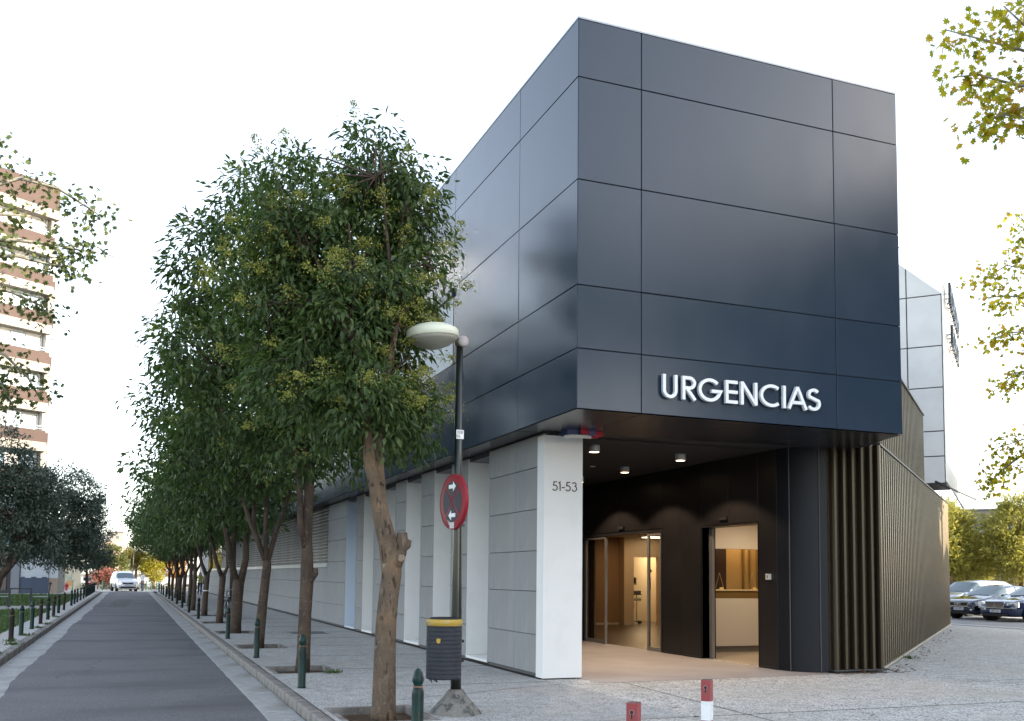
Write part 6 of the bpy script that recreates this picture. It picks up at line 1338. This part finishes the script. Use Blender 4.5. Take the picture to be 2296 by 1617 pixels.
    obj('lower_intake', MB().box(-hw * .62, hw * .62, py0 - .008, py0 + .1, pz - .20, pz - .10), grille_m, t)
    obj('wiper', MB().tube([(-.5, prof['cowl'][0] + .06, prof['cowl'][1] + .05), (.1, prof['cowl'][0] + .10, prof['cowl'][1] + .075)], .010, 5).tube([(.0, prof['cowl'][0] + .06, prof['cowl'][1] + .05), (.5, prof['cowl'][0] + .10, prof['cowl'][1] + .07)], .010, 5), trimm, t)
    for s in (-1, 1):
        obj('door_handle', MB().box(s * hw * .985 - .012, s * hw * .985 + .012, L * .47, L * .47 + .16, prof['hz'], prof['hz'] + .03), paint, t)
    return t, bo
P_hatch = dict(bottom=[(0, .30), (.15, .22), (L_ := 4.15, .26)], belt=[(0, .62), (.06, .70), (.35, .80), (1.15, .93), (3.8, .98), (4.15, .90)], roof=[(0, .62), (1.15, .95), (1.95, 1.38), (2.4, 1.43), (3.3, 1.40), (3.75, 1.22), (4.15, .95)],
    plan=[(0, .72), (.12, .86), (.5, .97), (1.2, 1), (3.4, 1), (4.0, .9), (4.15, .82)], side_glass=[(1.55, 2.45), (2.55, 3.35)], top_glass=[(1.2, 1.95), (3.45, 3.95)], mirror=(1.55, .98), cowl=(1.15, .94), hz=.80)
P_sedan = dict(bottom=[(0, .30), (.15, .2), (5.0, .26)], belt=[(0, .60), (.06, .72), (.4, .82), (1.5, .95), (4.0, 1.0), (5.0, .92)], roof=[(0, .62), (1.5, .97), (2.4, 1.40), (2.9, 1.44), (3.5, 1.40), (4.2, 1.04), (5.0, .95)],
    plan=[(0, .74), (.14, .88), (.6, .97), (1.3, 1), (4.2, 1), (4.8, .9), (5.0, .82)], side_glass=[(1.95, 2.9), (3.0, 3.75)], top_glass=[(1.55, 2.4), (3.55, 4.15)], mirror=(1.95, 1.0), cowl=(1.5, .96), hz=.82)
P_mpv = dict(bottom=[(0, .30), (.15, .24), (4.3, .28)], belt=[(0, .66), (.06, .78), (.3, .92), (.95, 1.05), (4.3, 1.08)], roof=[(0, .68), (.95, 1.07), (1.75, 1.56), (2.3, 1.64), (3.6, 1.62), (4.1, 1.45), (4.3, 1.10)],
    plan=[(0, .74), (.12, .88), (.5, .97), (1.2, 1), (3.6, 1), (4.2, .92), (4.3, .86)], side_glass=[(1.25, 2.3), (2.42, 3.4), (3.48, 4.0)], top_glass=[(1.0, 1.72), (4.05, 4.25)], mirror=(1.35, 1.08), cowl=(.95, 1.06), hz=.9)
P_van = dict(bottom=[(0, .28), (.15, .22), (4.4, .28)], belt=[(0, .64), (.05, .78), (.3, .94), (1.05, 1.10), (4.4, 1.12)], roof=[(0, .66), (1.05, 1.12), (1.75, 1.66), (2.2, 1.79), (3.9, 1.81), (4.35, 1.74), (4.4, 1.5)],
    plan=[(0, .76), (.12, .90), (.4, .98), (1.2, 1), (4.4, .97)], side_glass=[(1.3, 2.3)], top_glass=[(1.1, 1.78)], mirror=(1.4, 1.12), cowl=(1.05, 1.11), hz=.98)
cdark = mat('paint_black_blue', (0.012, 0.018, 0.040), 0.14, 0.2, coat=1.0); cnavy = mat('paint_navy', (0.016, 0.030, 0.085), 0.14, 0.3, coat=1.0); csilver = mat('paint_silver', (0.42, 0.45, 0.45), 0.25, 0.5, coat=1.0); cwhite = mat('paint_white', (0.80, 0.80, 0.79), 0.25, coat=1.0)
HD = rad(-86)
def place(front_x, front_y): return (front_x, front_y, -.012)
t, bo = car('hatchback_car', 'dark blue-black hatchback with a chrome ringed grille, parked nose out beside the ribbed wall end', 'car', place(32.25, 31.20), HD, cdark, 4.15, 1.74, P_hatch, 'cars parked in the car park', '8474 BTZ', wheel_r=.32, axles=(.86, 3.35),
    grille=dict(w=.92, h=.14, y=.035, z=.63, pz=.44, py=-.005, bars=2, bm=grille_m), lights=dict(x=.62, y=.22, z=.64, w=.40, h=.17, sweep=.42, bulbs=True))
rg = MB()
for q in range(4): rg.lathe([(.038, -.004), (.048, -.004), (.048, .004), (.038, .004)], 16, Matrix.Translation((-.111 + q * .074, -.038 + .002 * (q % 2), .635)) @ Matrix.Rotation(pi / 2, 4, 'X'), caps=False)
obj('ring_emblem', rg, chrome, t)
obj('fog_lamp', MB().ell((.60, .02, .40), (.05, .04, .05)).ell((-.60, .02, .40), (.05, .04, .05)), hlm, t)
t, bo = car('saloon_car', 'navy blue saloon with a broad chrome grille, parked nose out at the right picture edge', 'car', place(31.9, 29.02), HD, cnavy, 4.95, 1.85, P_sedan, 'cars parked in the car park', '2998 GSG', wheel_r=.33, axles=(.88, 3.9),
    grille=dict(w=.80, h=.20, y=.015, z=.66, pz=.42, py=-.02, bars=5), lights=dict(x=.66, y=.20, z=.66, w=.42, h=.24, sweep=.38, bulbs=True))
obj('centre_bar', MB().box(-.012, .012, -.052, -.046, .57, .76), chrome, t); obj('bumper_strip', MB().box(-.78, -.30, -.004, .02, .53, .55).box(.30, .78, -.004, .02, .53, .55), chrome, t)
obj('bonnet_emblem', MB().tube([(0, .06, .775), (0, .06, .83)], .006, 6).lathe([(.028, -.003), (.034, -.003), (.034, .003), (.028, .003)], 14, Matrix.Translation((0, .06, .86)) @ Matrix.Rotation(pi / 2, 4, 'X'), caps=False), chrome, t)
car('people_carrier', 'pale silver people carrier parked behind the dark hatchback', 'car', place(34.3, 34.3), HD, csilver, 4.3, 1.80, P_mpv, 'cars parked in the car park', wheel_r=.32, axles=(.85, 3.5), grille=dict(w=.8, h=.14, y=.02, z=.70, pz=.46, py=-.01), lights=dict(x=.64, y=.22, z=.74, w=.38, h=.2, sweep=.4))
t, bo = car('white_van', 'white compact van with one headlight on, at the sunlit end of the street', 'van', (-.13, 93.4, -.113), rad(9), cwhite, 4.4, 1.80, P_van, None, '1846 HDK', wheel_r=.33, axles=(.85, 3.5),
    grille=dict(w=.86, h=.09, y=.02, z=.74, pz=.55, py=-.01, bars=1, fm=trimm), lights=dict(x=.66, y=.16, z=.76, w=.36, h=.2, sweep=.4))
obj('bumper_intake', MB().box(-.72, .72, -.012, .05, .30, .40), grille_m, t)
obj('round_emblem', MB().lathe([(.05, -.004), (.062, -.004), (.062, .004), (.05, .004)], 16, Matrix.Translation((0, -.045, .75)) @ Matrix.Rotation(pi / 2, 4, 'X'), caps=False).tube([(-.03, -.046, .78), (-.012, -.046, .72), (0, -.046, .76), (.012, -.046, .72), (.03, -.046, .78)], .005, 4), chrome, t)
obj('lit_lamp', MB().ell((-.66, .03, .75), (.07, .05, .06)), mat('lamp_on', (1, .9, .75), .4, emit=((1, .80, .55), 6.0)), t, label='headlight switched on')
obj('dash_paper', MB().box(-.2, .15, .92, .94, 1.14, 1.22), plate_m, t)
# red motorcycle parked beyond the left bollards
mc = thing('motorcycle', 'dark red motorcycle parked beyond the far end of the left bollards', 'motorcycle', (-3.35, 91.0, -.02), rad(12))
for yy in (-.62, .62): w_ = obj('wheel', torus(MB(), (0, yy, .30), .24, .065, n=18), tyre_m, mc); obj('rim', torus(MB(), (0, yy, .30), .17, .02, n=14, k=4), alloy, w_)
mred = mat('paint_red', (0.30, 0.02, 0.025), 0.25, coat=.8)
obj('tank', MB().ell((0, -.12, .88), (.17, .32, .16)), mred, mc); obj('fairing', MB().ell((0, -.62, .72), (.20, .26, .24)).ell((0, -.66, .40), (.12, .26, .12)), mred, mc); obj('windscreen', MB().ell((0, -.60, 1.05), (.19, .10, .20)), cglass, mc)
obj('seat', MB().ell((0, .36, .86), (.15, .38, .09)), trimm, mc); obj('engine', MB().box(-.16, .16, -.25, .3, .25, .7), trimm, mc); obj('handlebar', MB().tube([(-.36, -.40, 1.05), (0, -.48, 1.02), (.36, -.40, 1.05)], .02, 6), trimm, mc); obj('fork', MB().tube([(.1, -.62, .3), (.09, -.46, 1.0)], .03, 6).tube([(-.1, -.62, .3), (-.09, -.46, 1.0)], .03, 6), chrome, mc); obj('top_box', MB().box(-.2, .2, .62, .95, .85, 1.15), trimm, mc)
obj('headlight', MB().ell((0, -.86, .76), (.09, .04, .07)), hlm, mc)

# ================================================================== people
skin = mat('skin', (0.46, 0.27, 0.19), 0.6)
def limb(mb, pts, rads, n=10): mb.tube(pts, rads, n)
def hand(mb, wrist, d, s, curl=.35):
    w_ = Vector(wrist); d = Vector(d).normalized(); side = Vector((0, 1, 0)).cross(d); side = side.normalized() if side.length > .1 else Vector((1, 0, 0)); nrm = d.cross(side)
    mb.ell((0, 0, 0), (.021, .036, .045), 10, Matrix.Translation(w_ + d * .05) @ d.to_track_quat('Z', 'Y').to_matrix().to_4x4())
    for k, (o, l) in enumerate(((-.027, .062), (-.009, .075), (.009, .07), (.026, .055))):
        b0 = w_ + d * .085 + side * o; b1 = b0 + d * l * .5 + nrm * l * curl * .3 * s; b2 = b1 + d * l * .4 + nrm * l * curl * s
        mb.tube([b0, b1, b2], [.0095, .009, .0075], 6)
    b0 = w_ + d * .035 - side * .03; mb.tube([b0, b0 - side * .025 + d * .025, b0 - side * .028 + d * .06], [.011, .010, .008], 6)
def person(label, loc, rz, h, pose, mats, hair, extras=None):
    t = thing('person', label, 'person', loc, rz); s = h / 1.7
    b = MB()
    b.ell((0, 0, .97), (.165, .115, .13)); b.ell((0, 0, 1.12), (.145, .10, .16)); b.ell((0, -.005, 1.29), (.165, .11, .15)); b.ell((0, .0, 1.40), (.185, .085, .06)); limb(b, [(0, 0, 1.40), (0, -.01, 1.52)], [.058, .052]); 
    b.ell((0, -.02, 1.60), (.073, .092, .108), 14); b.ell((0, -.035, 1.535), (.05, .06, .045)); b.ell((0, -.112, 1.585), (.013, .02, .022)); b.ell((.074, -.005, 1.59), (.012, .02, .028)); b.ell((-.074, -.005, 1.59), (.012, .02, .028))
    for sg_, lg in ((1, pose['legs'][0]), (-1, pose['legs'][1])):
        limb(b, [(sg_ * .085, 0, .95), *lg], [.098, .082, .06, .062, .042, .038][:len(lg) + 1]); f = lg[-1]
        b.ell((f[0], f[1] - .07, f[2] - .045), (.045, .125, .042))
    for sg_, am in ((1, pose['arms'][0]), (-1, pose['arms'][1])):
        limb(b, [(sg_ * .175, 0, 1.40), *am], [.058, .048, .042, .030][:len(am) + 1]); dd = Vector(am[-1]) - Vector(am[-2]); hand(b, am[-1], dd, sg_)
    me = b.mesh('body', None); o = bpy.data.objects.new('body', me); COL.objects.link(o)
    m_ = o.modifiers.new('r', 'REMESH'); m_.mode = 'VOXEL'; m_.voxel_size = .0085; sm = o.modifiers.new('s', 'SMOOTH'); sm.iterations = 3; sm.factor = .5
    dg = bpy.context.evaluated_depsgraph_get(); me2 = bpy.data.meshes.new_from_object(o.evaluated_get(dg)); o.modifiers.clear(); o.data = me2
    for mm in mats: me2.materials.append(mm)
    mi = []
    for p in me2.polygons:
        c = p.center; r_xy = abs(c.x)
        hand_ = any((Vector(c) - Vector(am[-1])).dot((Vector(am[-1]) - Vector(am[-2])).normalized()) > 0 and (Vector(c) - Vector(am[-1])).length < .24 for am in pose['arms'])
        if c.z > 1.45 or hand_: mi.append(0)
        elif c.z < .085: mi.append(3)
        elif c.z < .93 and not any((Vector(c) - Vector(q)).length < .16 for am in pose['arms'] for q in am[-2:]): mi.append(2)
        else: mi.append(1)
    me2.polygons.foreach_set('material_index', mi); me2.polygons.foreach_set('use_smooth', [True] * len(mi))
    o.parent = t; t.scale = (s, s, s)
    obj('hair', hair[0], hair[1], t)
    ey = MB()
    for q in (-.03, .03): ey.ell((q, -.101, 1.612), (.013, .008, .008), 8)
    obj('eyes', ey, black, t); obj('mouth', MB().ell((0, -.105, 1.553), (.022, .008, .006), 8), mat('lips', (0.35, 0.12, 0.10), .5), t)
    return t
jeans = mat('jeans', (0.020, 0.035, 0.095), 0.8); ylw = mat('yellow_jumper', (0.42, 0.44, 0.09), 0.8); shoe = mat('shoe', (0.02, 0.02, 0.022), 0.6); brownh = mat('brown_hair', (0.045, 0.025, 0.016), 0.5); whites = mat('white_shirt', (0.78, 0.78, 0.76), 0.7); ltj = mat('light_jeans', (0.10, 0.14, 0.20), .8)
hr = MB().ell((0, .02, 1.635), (.088, .098, .092), 14).ell((-.07, .03, 1.52), (.042, .07, .13)).ell((.07, .03, 1.52), (.042, .07, .13)).ell((0, .07, 1.52), (.085, .045, .14))
p1 = person('woman in a yellow-green jumper, jeans and face mask walking towards the camera beside the wall', (4.72, 73.6, 0), 0.05, 1.63, dict(legs=[[(.085, -.10, .70), (.08, -.14, .50), (.08, -.10, .28), (.08, -.12, .10)], [(-.085, .05, .70), (-.08, .10, .50), (-.08, .20, .30), (-.08, .26, .13)]], arms=[[(.25, .03, 1.18), (.22, -.02, 1.12), (.10, -.20, 1.12)], [(-.25, .04, 1.15), (-.26, -.02, 1.08), (-.17, -.20, 1.12)]]), [skin, ylw, jeans, shoe], (hr, brownh))
obj('face_mask', MB().ell((0, -.088, 1.555), (.058, .045, .048)), mat('mask_blue', (0.62, 0.72, 0.78), .7), p1)
bg_ = thing('shoulder_bag', 'small brown shoulder bag hanging at the hip of the walking woman', 'bag', (4.98, 73.58, .78), 0.1); obj('bag_body', MB().ell((0, 0, .13), (.10, .06, .13)).box(-.08, .08, -.05, .05, .05, .2), mat('bag_brown', (0.10, 0.035, 0.02), .6), bg_); obj('bag_strap', MB().tube([(.02, .0, .22), (-.06, .02, .40), (-.10, .03, .60)], .012, 5), MATS['bag_brown'], bg_)
hr2 = MB().ell((0, .015, 1.648), (.083, .094, .082), 14)
person('person in a white top and jeans standing beside the white van at the street end', (1.10, 96.3, -.115), -.5, 1.72, dict(legs=[[(.09, 0, .70), (.09, -.02, .50), (.09, .0, .28), (.09, .02, .10)], [(-.085, .03, .70), (-.09, .05, .50), (-.09, .10, .30), (-.09, .14, .10)]], arms=[[(.24, .03, 1.18), (.25, .02, 1.10), (.23, -.06, .90)], [(-.24, .02, 1.18), (-.26, -.02, 1.10), (-.22, -.16, .94)]]), [skin, whites, ltj, shoe], (hr2, brownh))
